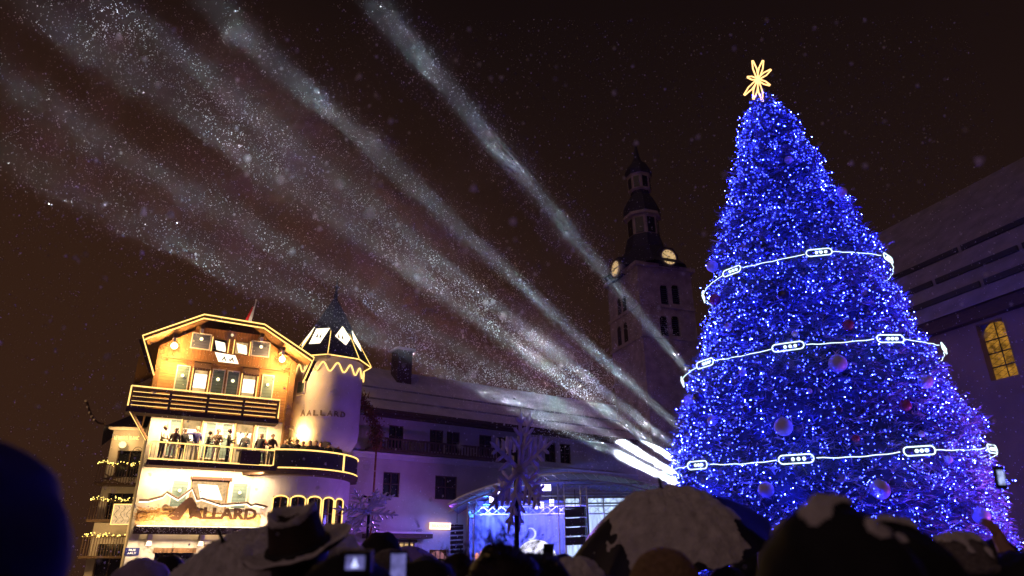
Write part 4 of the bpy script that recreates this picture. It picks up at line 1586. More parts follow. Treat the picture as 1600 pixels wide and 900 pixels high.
xt = thing('christmas_tree', 'giant Christmas tree covered in blue lights on the square', 'tree', (TXX, TYT, 0))
MB().tube([(0, 0, 0), (0, 0, 7), (0, 0, 15.6)], .3, 'bark', 10, rs=[.38, .24, .04]).build('trunk', xt, True)
m = MB()
m.lathe([(max(.02, r_ - .42), z_) for z_, r_ in PROF], 'core', 40)
m.v = [(v_[0] + lean(v_[2]), v_[1], v_[2]) for v_ in m.v]
m.build('inner_foliage', xt, True)
# foliage: thousands of small drooping sprigs
NSP = 15000
zz = []
while len(zz) < NSP:
    z = rng.uniform(0.25, 15.62)
    if rng.uniform(0, 4.8) < cone_r(z) + .25:
        zz.append(z)
zz = np.array(zz)
phi = rng.uniform(-PI, PI, NSP)
fv, ff, fm = [], [], []
lump = lambda ph, z: .13 * math.sin(3 * ph + z * 2.1) * math.sin(z * 3.3 + ph) + .10 * math.sin(7 * ph - z * 4.0) + .07 * math.sin(13 * ph + z * 6.5)
VV, FF, FM = [], [], []
cnt = 0
for i in range(NSP):
    z, ph = zz[i], phi[i]
    rb = cone_r(z) + lump(ph, z) * min(1, cone_r(z) / 1.5) - .14 - .30 * rng.uniform(.3, 1)
    rb = max(rb, .03)
    er = np.array((math.cos(ph), math.sin(ph), 0))
    et = np.array((-math.sin(ph), math.cos(ph), 0))
    ez = np.array((0, 0, 1.0))
    base = er * rb + ez * z + np.array((lean(z), 0, 0))
    d = er * rng.uniform(.5, 1) + et * rng.normal(0, .55) + ez * rng.normal(-.12, .40)
    d /= np.linalg.norm(d)
    L = rng.uniform(.22, .46) * (1.0 if z < 13 else .75)
    side = np.cross(d, ez)
    side /= np.linalg.norm(side) + 1e-9
    upv = np.cross(side, d)
    frost = (z < 6.5 and rng.uniform() < .10 + .35 * max(0, math.cos(ph + .9)) * max(0, 1 - z / 6.0)) or rng.uniform() < .05
    nn = 7
    for k in range(nn):
        f_ = (k + .3) / nn
        s = 1 if k % 2 else -1
        p0 = base + d * (L * f_)
        nl = .16 * (1.15 - f_) + .05
        tip = p0 + d * (nl * .75) + side * (s * nl * .8) + upv * (nl * rng.normal(0, .35))
        wv = upv * .010 + d * .014
        VV += [p0 - wv, p0 + wv, tip]
        FF.append((cnt, cnt + 1, cnt + 2))
        FM.append(1 if frost else 0)
        cnt += 3
    tip = base + d * (L * 1.12)
    VV += [base - side * .022, base + side * .022, tip]
    FF.append((cnt, cnt + 1, cnt + 2))
    FM.append(1 if frost else 0)
    cnt += 3
me = bpy.data.meshes.new('crown')
me.from_pydata([tuple(v_) for v_ in VV], [], FF)
me.materials.append(MATS['needles'])
me.materials.append(MATS['needles_snow'])
me.polygons.foreach_set('material_index', FM)
me.update()
co = bpy.data.objects.new('crown', me)
COL.objects.link(co)
co.parent = xt
# LED points
NL = 8200
octv = np.array([(1, 0, 0), (-1, 0, 0), (0, 1, 0), (0, -1, 0), (0, 0, 1), (0, 0, -1)], float)
octf = np.array([(0, 2, 4), (2, 1, 4), (1, 3, 4), (3, 0, 4), (2, 0, 5), (1, 2, 5), (3, 1, 5), (0, 3, 5)])
for bright, NL, s0, s1 in ((False, 12500, .007, .0135), (True, 1000, .0085, .0125)):
    LV, LFc = [], []
    ov, of = (octv, octf) if not bright else (np.array([(1, 1, 1), (-1, -1, 1), (-1, 1, -1), (1, -1, -1)]) * .75, np.array([(0, 1, 2), (0, 3, 1), (0, 2, 3), (1, 3, 2)]))
    k = 0
    while k < NL:
        z = rng.uniform(.3, 15.5)
        if rng.uniform(0, 4.1) > cone_r(z) + .15:
            continue
        ph = rng.uniform(-PI, PI)
        rb = cone_r(z) + lump(ph, z) * min(1, cone_r(z) / 1.5) + (rng.uniform(-.02, .10) if bright else rng.uniform(-.26, .03))
        rb = max(rb, .04)
        LV.append(ov * rng.uniform(s0, s1) + np.array((rb * math.cos(ph) + lean(z), rb * math.sin(ph), z)))
        LFc.append(of + len(ov) * k)
        k += 1
    me = bpy.data.meshes.new('light_string')
    me.from_pydata(np.concatenate(LV).tolist(), [], np.concatenate(LFc).tolist())
    me.materials.append(MATS['led_blue_bright' if bright else 'led_blue'])
    me.update()
    lo = bpy.data.objects.new('light_string', me)
    COL.objects.link(lo)
    lo.parent = xt
    lo['kind'] = 'stuff'

# assumed, unseen violet floor light, added to tint the tree's lower right front
fl = thing('assumed_floor_light', 'assumed unseen violet floor spotlight shining up at the lower right of the tree', 'spotlight', (13.2, 12.6, 0))
MB().box(-.2, .2, -.12, .12, .45, .8, 'black').build('head', fl)
MB().tube([(-.25, 0, .02), (-.25, 0, .6), (.25, 0, .6), (.25, 0, .02)], .025, 'black', 6).build('yoke', fl)
lamp('assumed_floor_spot', 'AREA', (-.1, .2, .84), 150, (.52, .10, 1.0), fl, (-2.6, 3.2, 3.2), .3, R(100))

# star on top
sp = at(1184, 124, TYT - .3)
ss = thing('tree_star', 'glowing warm eight-pointed star on the tree top', 'star', sp)
m = MB()
TIPS = [(1176, 94), (1192, 95), (1205, 108), (1203, 134), (1192, 158), (1177, 156), (1163, 148), (1167, 121)]
for i, (px, py) in enumerate(TIPS):
    q = at(px, py, TYT - .3) - sp
    q = q * 1.02
    q.y = .02 * (-1) ** i
    pr_ = Vector((-q.z, 0, q.x)).normalized() * .062
    loop = [pr_ * .4, q * .55 + pr_, q * .97 + pr_ * .25, q * .97 - pr_ * .25, q * .55 - pr_, -pr_ * .4]
    m.tube(loop, .024, 'star_light', 5, True)
m.build('light_tube', ss)
m = MB()
m.tube([(0, .1, 0), (.05, .3, -.9)], .03, 'iron', 5)
m.build('bracket', ss)

# garlands of glowing links
for gi, (px_, ypx, n, a0, lab) in enumerate(((1240, 398, 7, -.62, 'upper white light chain round the tree'), (1252, 537, 9, -.78, 'middle white light chain round the tree'), (1265, 716, 10, -.72, 'lowest white light chain round the tree'))):
    zr = 6.0
    for _ in range(20):
        zr = zat(px_, ypx, TYT - cone_r(zr) - .14)
    rr = cone_r(zr) + .16
    gt = thing('light_chain', lab, 'light chain', (TXX + lean(zr), TYT, zr), 0, 'glowing chains round the Christmas tree')
    view = math.atan2(-TYT, -TXX)
    la = (.35 if gi else .31) / rr                       # half length of a link in radians
    for k in range(n):
        an = view + a0 + k * 2 * PI / n
        tn = Vector((-math.sin(an), math.cos(an), 0))
        swag = lambda q_: (.06, .055, .075)[gi] * rr * (math.sin(max(-PI / 2, min(PI / 2, (q_ - view + PI) % (2 * PI) - PI))) ** 2)
        ctr = Vector((rr * math.cos(an), rr * math.sin(an), .05 + swag(an)))
        hw, hh = .26 if gi else .22, .088
        sl = (swag(an + .05) - swag(an - .05)) / (.1 * rr)
        pts = []
        for q in range(8):
            t_ = -PI / 2 + PI * q / 7
            pts.append(ctr + tn * (hw + hh * math.cos(t_)) + Vector((0, 0, hh * math.sin(t_) + sl * hw)))
        for q in range(8):
            t_ = PI / 2 + PI * q / 7
            pts.append(ctr + tn * (-hw + hh * math.cos(t_)) + Vector((0, 0, hh * math.sin(t_) - sl * hw)))
        m = MB().tube(pts, .016, 'led_white', 5, True)
        lk = m.build('link', gt)
        m = MB()
        for x in (-.06, .05, .16):
            m.ball(ctr + tn * x + Vector((0, 0, sl * x)), .042, 'led_white', 8, 6)
        m.build('link_lamp', lk, True)
        # cable from this link to the next, bulging with the branches
        an1 = an + 2 * PI / n
        cp = []
        for q in range(13):
            a_ = an + la + .012 + (2 * PI / n - 2 * la - .024) * q / 12
            r_ = rr - .03 + .012 * math.sin(q * 2.0 + k)
            cp.append(Vector((r_ * math.cos(a_), r_ * math.sin(a_), swag(a_) + .05 - .03 * math.sin(PI * q / 12) + .008 * math.sin(q * 1.7))))
        MB().tube(cp, .011, 'led_white', 5).build('cable', gt)

# baubles
BAUB = [(1309, 568, 14, 0, 'largest pale bauble under the middle chain'), (1224, 667, 14, 0, 'large pale bauble left of the tree middle above the lowest chain'), (1375, 765, 15, 0, 'large pale bauble under the lowest chain near the dark hood'), (1197, 765, 12, 0, 'pale bauble above the umbrella edge'),
        (1104, 416, 9, 0, 'pale bauble at the left edge by the upper chain'), (1117, 468, 9, 1, 'reddish bauble at the left edge under the upper chain'), (1225, 463, 11, 2, 'dark hollow-looking bauble under the upper chain'), (1060, 627, 10, 0, 'pale bauble at the far left edge of the tree'),
        (1092, 622, 9, 2, 'dark bauble beside the far left bauble'), (1113, 657, 8, 0, 'mid-sized pale bauble lower than the dark one on the left'), (1138, 510, 6, 0, 'small bauble above the middle chain on the left'), (1242, 521, 5, 0, 'tiny bauble just above the middle chain'),
        (1325, 508, 9, 1, 'reddish bauble above the middle chain'), (1446, 596, 11, 0, 'pale bauble at the right end of the middle chain'), (1415, 633, 9, 1, 'reddish bauble right of centre between the two lower chains'), (1197, 836, 9, 0, 'pale bauble low on the tree beside the umbrella'),
        (1533, 806, 13, 0, 'pale bauble at the lower right edge near the raised phone'), (1315, 300, 8, 0, 'pale bauble on the right edge high up'), (1232, 250, 6, 0, 'small bauble near the tree top'), (1265, 611, 4, 0, 'tiny bauble in the middle of the tree'),
        (1311, 640, 6, 2, 'small dark bauble in the middle of the tree'), (1440, 678, 5, 0, 'small bauble on the right between the lower chains'), (1160, 582, 6, 0, 'small bauble under the middle chain on the left'), (1298, 319, 6, 2, 'small dark bauble just below the high right one'),
        (1167, 640, 7, 2, 'dark bauble left of the large pale one'), (1482, 718, 6, 0, 'small bauble at the right of the lowest chain'), (1337, 685, 6, 1, 'small reddish bauble above the lowest chain')]
for px, py, rp, kd, lab in BAUB:
    p = on_tree(px, py, .10)
    dist = (p - Vector((0, 0, EYE))).dot(CM @ Vector((0, 0, -1)))
    r_ = rp / FPX * dist
    b = thing('bauble', lab, 'bauble', p, 0, 'baubles on the Christmas tree')
    MB().ball((0, 0, 0), r_, ['bauble', 'bauble_red', 'bauble_dark'][kd], 20, 14).build('ball', b, True)
    MB().lathe([(r_ * .18, r_ * .96), (r_ * .18, r_ * 1.12), (.01, r_ * 1.14)], 'alu', 8).build('cap', b)
# ================================================================== PEOPLE
def vnoise(p, s=1.0, seed=0.0):
    x, y, z = p[0] * s + seed, p[1] * s + seed * 1.7, p[2] * s - seed
    return (math.sin(2.1 * x + 1.3 * math.sin(1.7 * y)) + math.sin(2.7 * y + 1.1 * math.sin(2.3 * z)) + math.sin(1.9 * z + 1.5 * math.sin(2.9 * x))) / 3


POSES = {   # (elbow, wrist, hand direction) of the left (x < 0) and right arm, figure facing +y, 1.75 m tall
    'down': [((.25, -.02, 1.12), (.26, .06, .88), (0, .15, -1))] * 2,
    'rail': [((.27, .08, 1.14), (.20, .30, 1.06), (-.2, 1, -.1))] * 2,
    'guitar': [((.27, .05, 1.12), (.10, .26, 1.08), (-1, .2, 0)), ((.30, .12, 1.12), (.32, .34, 1.20), (.1, .4, .9))],
    'point': [((.25, .02, 1.14), (.18, .22, 1.02), (-.3, 1, 0)), ((.40, .16, 1.34), (.62, .30, 1.30), (.9, .4, 0))],
    'raise': [((.25, .0, 1.14), (.20, .22, 1.05), (-.2, 1, 0)), ((.34, .12, 1.52), (.34, .20, 1.80), (0, .2, 1))],
    'hold': [((.25, .20, 1.30), (.09, .34, 1.52), (-.3, .3, .9))] * 2,
    'cup': [((.25, .02, 1.14), (.16, .26, 1.20), (-.3, .9, .2)), ((.25, .0, 1.12), (.26, .06, .88), (0, .15, -1))],
    'brolly': [((.25, -.02, 1.12), (.26, .06, .88), (0, .15, -1)), ((.24, .14, 1.16), (.14, .26, 1.32), (-.2, .3, .9))],
}


def body_mesh(pose, top, legs, puff=1.0, hood=False):
    V, E, RD, M_ = [], [], [], []

    def j(p, r, par, m):
        V.append(Vector(p))
        RD.append(r if isinstance(r, tuple) else (r, r))
        if par is not None:
            E.append((par, len(V) - 1))
        M_.append(m)
        return len(V) - 1
    k = puff
    pe = j((0, 0, .96), (.15 * k, .115 * k), None, 1)
    sp_ = j((0, .005, 1.15), (.145 * k, .11 * k), pe, 1)
    cs = j((0, 0, 1.36), (.165 * k, .12 * k), sp_, 1)
    nk = j((0, .0, 1.50), (.062, .062), cs, 0)
    h1 = j((0, .022, 1.575), (.070, .080), nk, 0)
    h2 = j((0, .012, 1.655), (.086, .102), h1, 0)
    h3 = j((0, .0, 1.725), (.066, .076), h2, 0)
    arms = POSES[pose]
    for s, (el, wr, hd) in zip((-1, 1), arms):
        sh = j((s * .175, 0, 1.405), .072 * k, cs, 1)
        e_ = j((s * el[0], el[1], el[2]), .054 * k, sh, 1)
        w_ = j((s * wr[0], wr[1], wr[2]), .036 * k, e_, 1)
        d = Vector((s * hd[0], hd[1], hd[2])).normalized()
        wv = Vector((wr[0] * s, wr[1], wr[2]))
        pa_ = j(wv + d * .065, (.036, .022), w_, 0)
        sd_ = d.cross(Vector((0, 1, .3))).normalized() if abs(d.y) < .9 else d.cross(Vector((0, 0, 1))).normalized()
        nrm = d.cross(sd_)
        if nrm.y < 0:
            nrm = -nrm
        for f_, (o_, l_) in enumerate(((-.030, .062), (-.010, .074), (.011, .070), (.031, .054))):
            f1 = j(wv + d * .10 + sd_ * o_, .0095, pa_, 0)
            f2 = j(wv + d * (.10 + l_ * .55) + sd_ * (o_ * 1.15) + nrm * .010, .0088, f1, 0)
            j(wv + d * (.10 + l_ * .85) + sd_ * (o_ * 1.1) + nrm * .034, .0075, f2, 0)
        t1 = j(wv + d * .05 - sd_ * .045 + nrm * .012, .011, w_, 0)
        j(wv + d * .092 - sd_ * .060 + nrm * .030, .009, t1, 0)
    for s in (-1, 1):
        hp = j((s * .092, 0, .90), (.095 * min(k, 1.1), .10 * min(k, 1.1)), pe, 2)
        kn = j((s * .105, .025, .50), .062, hp, 2)
        an = j((s * .11, -.01, .09), .046, kn, 2)
        j((s * .125, .15, .045), (.045, .035), an, 3)
    me = bpy.data.meshes.new('person')
    me.from_pydata([tuple(v) for v in V], E, [])
    o = bpy.data.objects.new('person', me)
    COL.objects.link(o)
    sk = o.modifiers.new('s', 'SKIN')
    sk.use_smooth_shade = True
    for i, d in enumerate(me.skin_vertices[0].data):
        d.radius = RD[i]
        d.use_root = (i == 0)
    sb_ = o.modifiers.new('d', 'SUBSURF')
    sb_.levels = 1
    dg = bpy.context.evaluated_depsgraph_get()
    me2 = bpy.data.meshes.new_from_object(o.evaluated_get(dg))
    bpy.data.objects.remove(o)
    bpy.data.meshes.remove(me)
    P_ = np.array([v.co for v in me2.vertices])
    A_ = np.array([V[a] for a, b in E])
    B_ = np.array([V[b] for a, b in E])
    mm = np.array([M_[b] for a, b in E])
    # small face features and ears in the same mesh
    polys = [tuple(p.vertices) for p in me2.polygons]
    ctr = np.array([P_[list(p)].mean(0) for p in polys])
    AB = B_ - A_
    L2 = (AB ** 2).sum(1)
    t = np.clip(((ctr[:, None, :] - A_[None]) * AB[None]).sum(2) / L2[None], 0, 1)
    dd = ((ctr[:, None, :] - (A_[None] + t[..., None] * AB[None])) ** 2).sum(2)
    mi = mm[dd.argmin(1)]
    mi[(mi == 0) & (ctr[:, 2] < 1.46) & (np.abs(ctr[:, 0]) < .13)] = 1
    b = MB()
    names = ['skin', top, legs, 'black']
    b.add([tuple(p) for p in P_], [], 'skin')
    for nm in names:
        b.mi(nm)
    for p, q in zip(polys, mi):
        b.f.append(p)
        b.m.append(b.names.index(names[q]))
    for s in (-1, 1):
        b.ball((s * .034, .098, 1.655), .011, 'hair_dark', 6, 4)
        b.ball((s * .092, .008, 1.645), .026, 'skin', 6, 5, (.5, .8, 1.2))
    b.ball((0, .118, 1.628), .017, 'skin', 6, 5, (.8, 1, 1.4))
    b.ball((0, .102, 1.588), .020, 'coat_red', 6, 4, (1.3, .5, .35))
    bpy.data.meshes.remove(me2)
    return b


def hair_mb(long_=False, r=.112, fuzz=0, m='hair_dark', wide=1.0, seed=1.0):
    b = MB().ball((0, -.012, 1.672), r, m, 18, 12, (wide * .92, 1.03, 1.02))
    if long_:
        b.ball((0, -.055, 1.56), r, m, 14, 9, (.95 * wide, .55, 1.5))
    vv = []
    for p in b.v:
        k = 1 + .10 * vnoise(p, 22, seed)
        vv.append((p[0] * k, -.012 + (p[1] + .012) * k, 1.672 + (p[2] - 1.672) * k))
    b.v = vv
    keep = []
    for f, mi in zip(b.f, b.m):
        c = [sum(b.v[i][q] for i in f) / len(f) for q in range(3)]
        if c[1] > .055 and c[2] < 1.705:
            continue
        if c[2] < 1.60 and not long_:
            continue
        keep.append((f, mi))
    b.f = [k[0] for k in keep]
    b.m = [k[1] for k in keep]
    for _ in range(fuzz):
        i = rng.integers(len(b.v))
        p = Vector(b.v[i])
        n = (p - Vector((0, -.012, 1.66))).normalized()
        d = n * rng.uniform(.012, .045) + Vector(rng.normal(0, .018, 3))
        e_ = d.orthogonal().normalized() * .004
        p = p + Vector(rng.normal(0, .02, 3))
        b.add([p - e_, p + e_, p + d], [(0, 1, 2)], m)
    return b


def snow_on(mb, fn, nu, nv, mask, thick, m='snow'):
    """A layer of settled snow over the surface fn(u, v) -> (point, normal) where mask(u, v) > 0."""
    g_ = {}
    for i in range(nu + 1):
        for q in range(nv + 1):
            u, v = i / nu, q / nv
            k = mask(u, v)
            p, n = fn(u, v)
            h_ = thick * (min(1.0, max(0.0, k) * 3.0) ** .5) * (1 + .45 * vnoise(p, 34, 2.0) + .35 * vnoise(p, 95, 5.0)) - .003
            g_[i, q] = (Vector(p) + Vector(n) * h_, k)
    vv, ff = [], []
    ix = {}
    for i in range(nu):
        for q in range(nv):
            c = [(i, q), (i + 1, q), (i + 1, q + 1), (i, q + 1)]
            if max(g_[k][1] for k in c) <= 0:
                continue
            f = []
            for k in c:
                if k not in ix:
                    ix[k] = len(vv)
                    vv.append(g_[k][0])
                f.append(ix[k])
            ff.append(tuple(f))
    mb.add(vv, ff, m)
    return mb


def head_shell(r, c, sc=(1, 1.05, 1.1), wob=.05, seed=0.0):
    def fn(u, v):
        th = PI * .62 * v
        ph = 2 * PI * u
        n = Vector((math.sin(th) * math.cos(ph), math.sin(th) * math.sin(ph), math.cos(th)))
        k = r * (1 + wob * vnoise(n, 3.0, seed))
        return (c[0] + n.x * k * sc[0], c[1] + n.y * k * sc[1], c[2] + n.z * k * sc[2]), n
    return fn


def shell_mb(fn, nu, nv, m, drop=None):
    b = MB()
    vv = [fn(i / nu, q / nv)[0] for q in range(nv + 1) for i in range(nu)]
    ff = []
    for q in range(nv):
        for i in range(nu):
            f = (q * nu + i, q * nu + (i + 1) % nu, (q + 1) * nu + (i + 1) % nu, (q + 1) * nu + i)
            if drop and drop([sum(vv[k][a] for k in f) / 4 for a in range(3)]):
                continue
            ff.append(f)
    return b.add(vv, ff, m)


BODY = {}


def person(label, x, y, h, yaw, pose='down', top='coat_black', legs='trousers', puff=1.0, head='hair', hm='hair_dark', group='crowd watching on the square', z=0.0, snow=0.0, fuzz=0, wide=1.0, seed=1.0, hz=1.12):
    k = h / {'hair': 1.79, 'long': 1.79, 'beanie': 1.80, 'hood': 1.665 + .140 * hz * wide}[head]
    key = (pose, top, legs, puff)
    if key not in BODY:
        o = body_mesh(pose, top, legs, puff).build('person', None, True)
        BODY[key] = o.data
    else:
        o = bpy.data.objects.new('person', BODY[key])
        COL.objects.link(o)
    o.name = 'person'
    o.location = (x, y, z)
    o.rotation_euler = (0, 0, yaw)
    o.scale = (k, k, k)
    tag(o, label, 'person', group)
    if head == 'hair':
        hair_mb(False, .112, fuzz, hm, wide, seed).build('hair', o, True)
    elif head == 'long':
        hair_mb(True, .114, fuzz, hm, wide, seed).build('hair', o, True)
    elif head == 'beanie':
        fn = head_shell(.122, (0, -.004, 1.66), (1, 1.05, 1.12), .03, seed)
        c_ = shell_mb(fn, 26, 12, hm, lambda c: c[2] < 1.655)
        ca = c_.build('beanie', o, True)
        rim = MB().tube([(.121 * math.cos(t_), -.004 + .128 * math.sin(t_), 1.665) for t_ in np.linspace(0, 2 * PI, 26, endpoint=False)], .020, hm, 8, True)
        rim.build('brim_fold', ca, True)
        hair_mb(False, .108, 0, 'hair_dark').build('hair', o, True)
    elif head == 'hood':
        fn = head_shell(.140 * wide, (0, -.015, 1.655), (1, 1.06, hz), .07, seed)
        c_ = shell_mb(fn, 28, 16, hm, lambda c: c[1] > .085 and c[2] < 1.74)
        c_.lathe([(.19 * wide, 1.38), (.17 * wide, 1.46), (.135 * wide, 1.56), (.128 * wide, 1.60)], hm, 24)
        ca = c_.build('hood', o, True)
    if snow:
        sfn = head_shell(.126 if head == 'beanie' else .144 * wide if head == 'hood' else .12, (0, -.012, 1.66), (1, 1.05, 1.12), .05, seed)
        sm = snow_on(MB(), sfn, 110, 50, lambda u, v: snow - v + .34 * vnoise((math.cos(2 * PI * u) * v * 4, math.sin(2 * PI * u) * v * 4, seed), 1.6, seed), .014)
        sm.build('snow_cover', o, True)
    return o


def crowd(px, pyt, d, label, **kw):
    p = at(px, pyt, d)
    yaw = kw.pop('yaw', -math.atan2(p.x - (-2 if px < 900 else 6), 30))
    return person(label, p.x, d, p.z, yaw, **kw)


# --- on the iron balcony of the chalet: a band and guests
gb = 'band and guests on the iron balcony'
BAL = [  # pixel x of the head, depth out of wall, height, pose, top, legs, head, label
    (253, .62, 1.78, 'rail', 'coat_white', 'trousers', 'hair', 'person in a white shirt leaning at the left end of the iron balcony'),
    (271, .75, 1.66, 'down', 'coat_brown', 'coat_white', 'long', 'person with long hair and brown top near the first lit post'),
    (287, .55, 1.70, 'cup', 'coat_black', 'trousers', 'hair', 'person in black with a pale scarf before the left balcony door'),
    (305, .60, 1.84, 'point', 'coat_navy', 'coat_white', 'hair', 'tall person stretching out an arm before the left balcony door'),
    (321, .85, 1.62, 'guitar', 'coat_black', 'coat_grey', 'hair', 'short person in black beside the outstretched arm'),
    (339, .62, 1.80, 'guitar', 'coat_brown', 'coat_white', 'hair', 'person in a dark shirt playing at the middle of the iron balcony'),
    (358, .70, 1.82, 'guitar', 'coat_black', 'trousers', 'hair', 'guitarist in black before the shutter left of the right door'),
    (382, .45, 1.76, 'cup', 'coat_black', 'trousers', 'hair', 'person in a black jacket standing in the right balcony doorway'),
    (405, .62, 1.72, 'down', 'coat_black', 'trousers', 'long', 'person in black before the shutter right of the right door'),
    (414, .66, 1.74, 'cup', 'coat_red', 'trousers', 'hair', 'person in a striped reddish top near the end of the iron balcony'),
    (425, .80, 1.70, 'rail', 'coat_brown', 'trousers', 'hair', 'person with a pale face at the turret end of the iron balcony')]
for px, out, h, pose, top, legs, hd, lab in BAL:
    u, _ = A.uv(px, 690, out)
    q = A.w(u, out, 6.42)
    pb = person(lab, q.x, q.y, h, A.a + PI + rng.normal(0, .7), pose, top, legs, 1.0, hd, 'hair_dark', gb, 6.42, seed=px * .1)
    pb.rotation_euler = (rng.normal(0, .05), rng.normal(0, .05), pb.rotation_euler[2])
# sash of the striped person, drum and table on the balcony
u, _ = A.uv(390, 705, .75)
t = thing('table', 'low table with a brown cloth on the iron balcony', 'table', A.w(u, .75, 6.42), A.a)
MB().box(-.65, .65, -.25, .25, .72, .76, 'frame_paint').build('table_top', t)
MB().lathe([(.62, .715), (.64, .3), (.66, .02)], 'coat_brown', 4, (0, 0, 0), PI / 4, PI / 4 + 2 * PI).build('cloth', t)

# --- dark crowd on the round terrace
TP = [(447, 692, .2), (454, 683, .6), (465, 690, .1), (475, 692, .5), (484, 693, .2), (489, 692, .9), (495, 697, .1), (501, 691, .3), (515, 697, .15), (529, 696, .1), (539, 702, .3)]
for i, (px, py, dd) in enumerate(TP):
    an = -PI / 2 - .40 + i * .155
    best = None
    for a_ in np.linspace(-PI / 2 - .6, -PI / 2 + 1.6, 90):
        rr_ = RT - .1 - dd
        loc = Matrix.Rotation(A.a, 3, 'Z') @ Vector((rr_ * math.cos(a_), rr_ * math.sin(a_), 0))
        q = PC + loc
        w_ = CM.transposed() @ (Vector((q.x, q.y, zt + 1.6)) - Vector((0, 0, EYE)))
        sx_ = 800 + FPX * w_.x / -w_.z
        if best is None or abs(sx_ - px) < best[0]:
            best = (abs(sx_ - px), q)
    q = best[1]
    hh = max(1.62, min(1.9, zat(px, py, q.y) - zt))
    person('%s in dark clothes on the round terrace' % ['first person from the left', 'tall second person from the left', 'third person from the left', 'fourth person from the left, lifting an arm,', 'fifth person from the left', 'sixth person from the left', 'short seventh person from the left', 'tall person in a cap, eighth from the left,', 'ninth person from the left', 'tenth person from the left', 'last person at the far right'][i],
           q.x, q.y, hh, math.atan2(-q.y, -q.x) - PI / 2 + rng.normal(0, .3), 'raise' if i == 3 else ['rail', 'down', 'cup'][i % 3], 'coat_black', 'trousers', 1.12, ['hair', 'long', 'beanie'][i % 3], 'coat_black' if i % 3 == 2 else 'hair_dark', 'dark crowd on the round terrace', zt, seed=i * 1.3)

# --- foreground and crowd on the square, seen from behind
crowd(-2, 688, 1.0, 'very close blurred person in a dark navy hood at the left edge', top='coat_navy', head='hood', hm='coat_navy', puff=1.3, wide=.98, hz=1.32, yaw=.1, seed=3)
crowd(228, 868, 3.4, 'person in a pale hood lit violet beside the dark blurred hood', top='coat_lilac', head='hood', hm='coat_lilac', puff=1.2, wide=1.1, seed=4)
crowd(268, 866, 4.2, 'dark-haired person next to the violet-lit hood', head='hair', puff=1.1, fuzz=60, seed=5)
crowd(598, 829, 4.6, 'tall person in a dark hood beside the lit window of the long house', head='hood', hm='coat_black', puff=1.1, seed=6)
crowd(612, 856, 3.0, 'person in a grey-brown woollen beanie left of the violet umbrella', top='coat_grey', head='beanie', hm='wool_grey', puff=1.2, seed=7)
crowd(668, 866, 2.7, 'person in a dark fur-trimmed hood with frayed outline', head='hood', hm='coat_black', puff=1.25, wide=1.05, seed=8)
crowd(716, 864, 3.1, 'dark-haired person right of the fur-trimmed hood', head='hair', puff=1.15, wide=1.05, fuzz=260, seed=9)
crowd(788, 850, 2.3, 'person with a big mop of dark hair before the white stage dome', head='long', puff=1.2, wide=1.12, fuzz=900, seed=10)
crowd(838, 858, 2.5, 'dark-hooded person pressed against the big mop of hair', head='hood', hm='coat_black', puff=1.1, seed=11)
crowd(765, 851, 8.0, 'person with dark hair far away before the stage', head='hair', seed=12)
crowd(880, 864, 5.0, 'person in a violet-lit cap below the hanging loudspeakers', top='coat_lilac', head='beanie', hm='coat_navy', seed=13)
crowd(898, 874, 2.9, 'person in a snow-covered hood beside the snowy umbrella', top='coat_grey', head='hood', hm='coat_grey', puff=1.15, snow=.62, seed=14)
crowd(1034, 853, 2.25, 'person in a tan knitted beanie in front of the snowy umbrella', top='coat_brown', head='beanie', hm='wool_tan', puff=1.15, seed=15)
crowd(1133, 882, 3.8, 'person in a small grey beanie under the right rim of the umbrella', top='coat_grey', head='beanie', hm='wool_grey', seed=16)
crowd(1166, 858, 5.2, 'dark hooded person in front of the lowest tree lights', head='hood', hm='coat_black', seed=17)
crowd(1212, 842, 4.4, 'dark hooded person with snowy shoulders left of the big hood', head='hood', hm='coat_grey', snow=.25, puff=1.2, seed=18)
crowd(1290, 783, 1.45, 'big blurred person in a dark hood with snow on it before the tree', top='coat_navy', head='hood', hm='coat_black', puff=1.5, wide=1.22, snow=.15, yaw=-.5, seed=19)
crowd(1372, 812, 1.7, 'person in black with a snowy hood close behind the big blurred hood', head='hood', hm='coat_black', puff=1.45, wide=1.15, snow=.08, seed=29)
crowd(1490, 833, 2.7, 'person in a snow-dusted patterned beanie at the lower right', top='coat_grey', head='beanie', hm='wool_grey', puff=1.25, snow=.38, seed=20)
crowd(1551, 840, 3.8, 'dark-haired person between the snowy beanie and the raised phone', head='hair', puff=1.15, fuzz=100, seed=21)
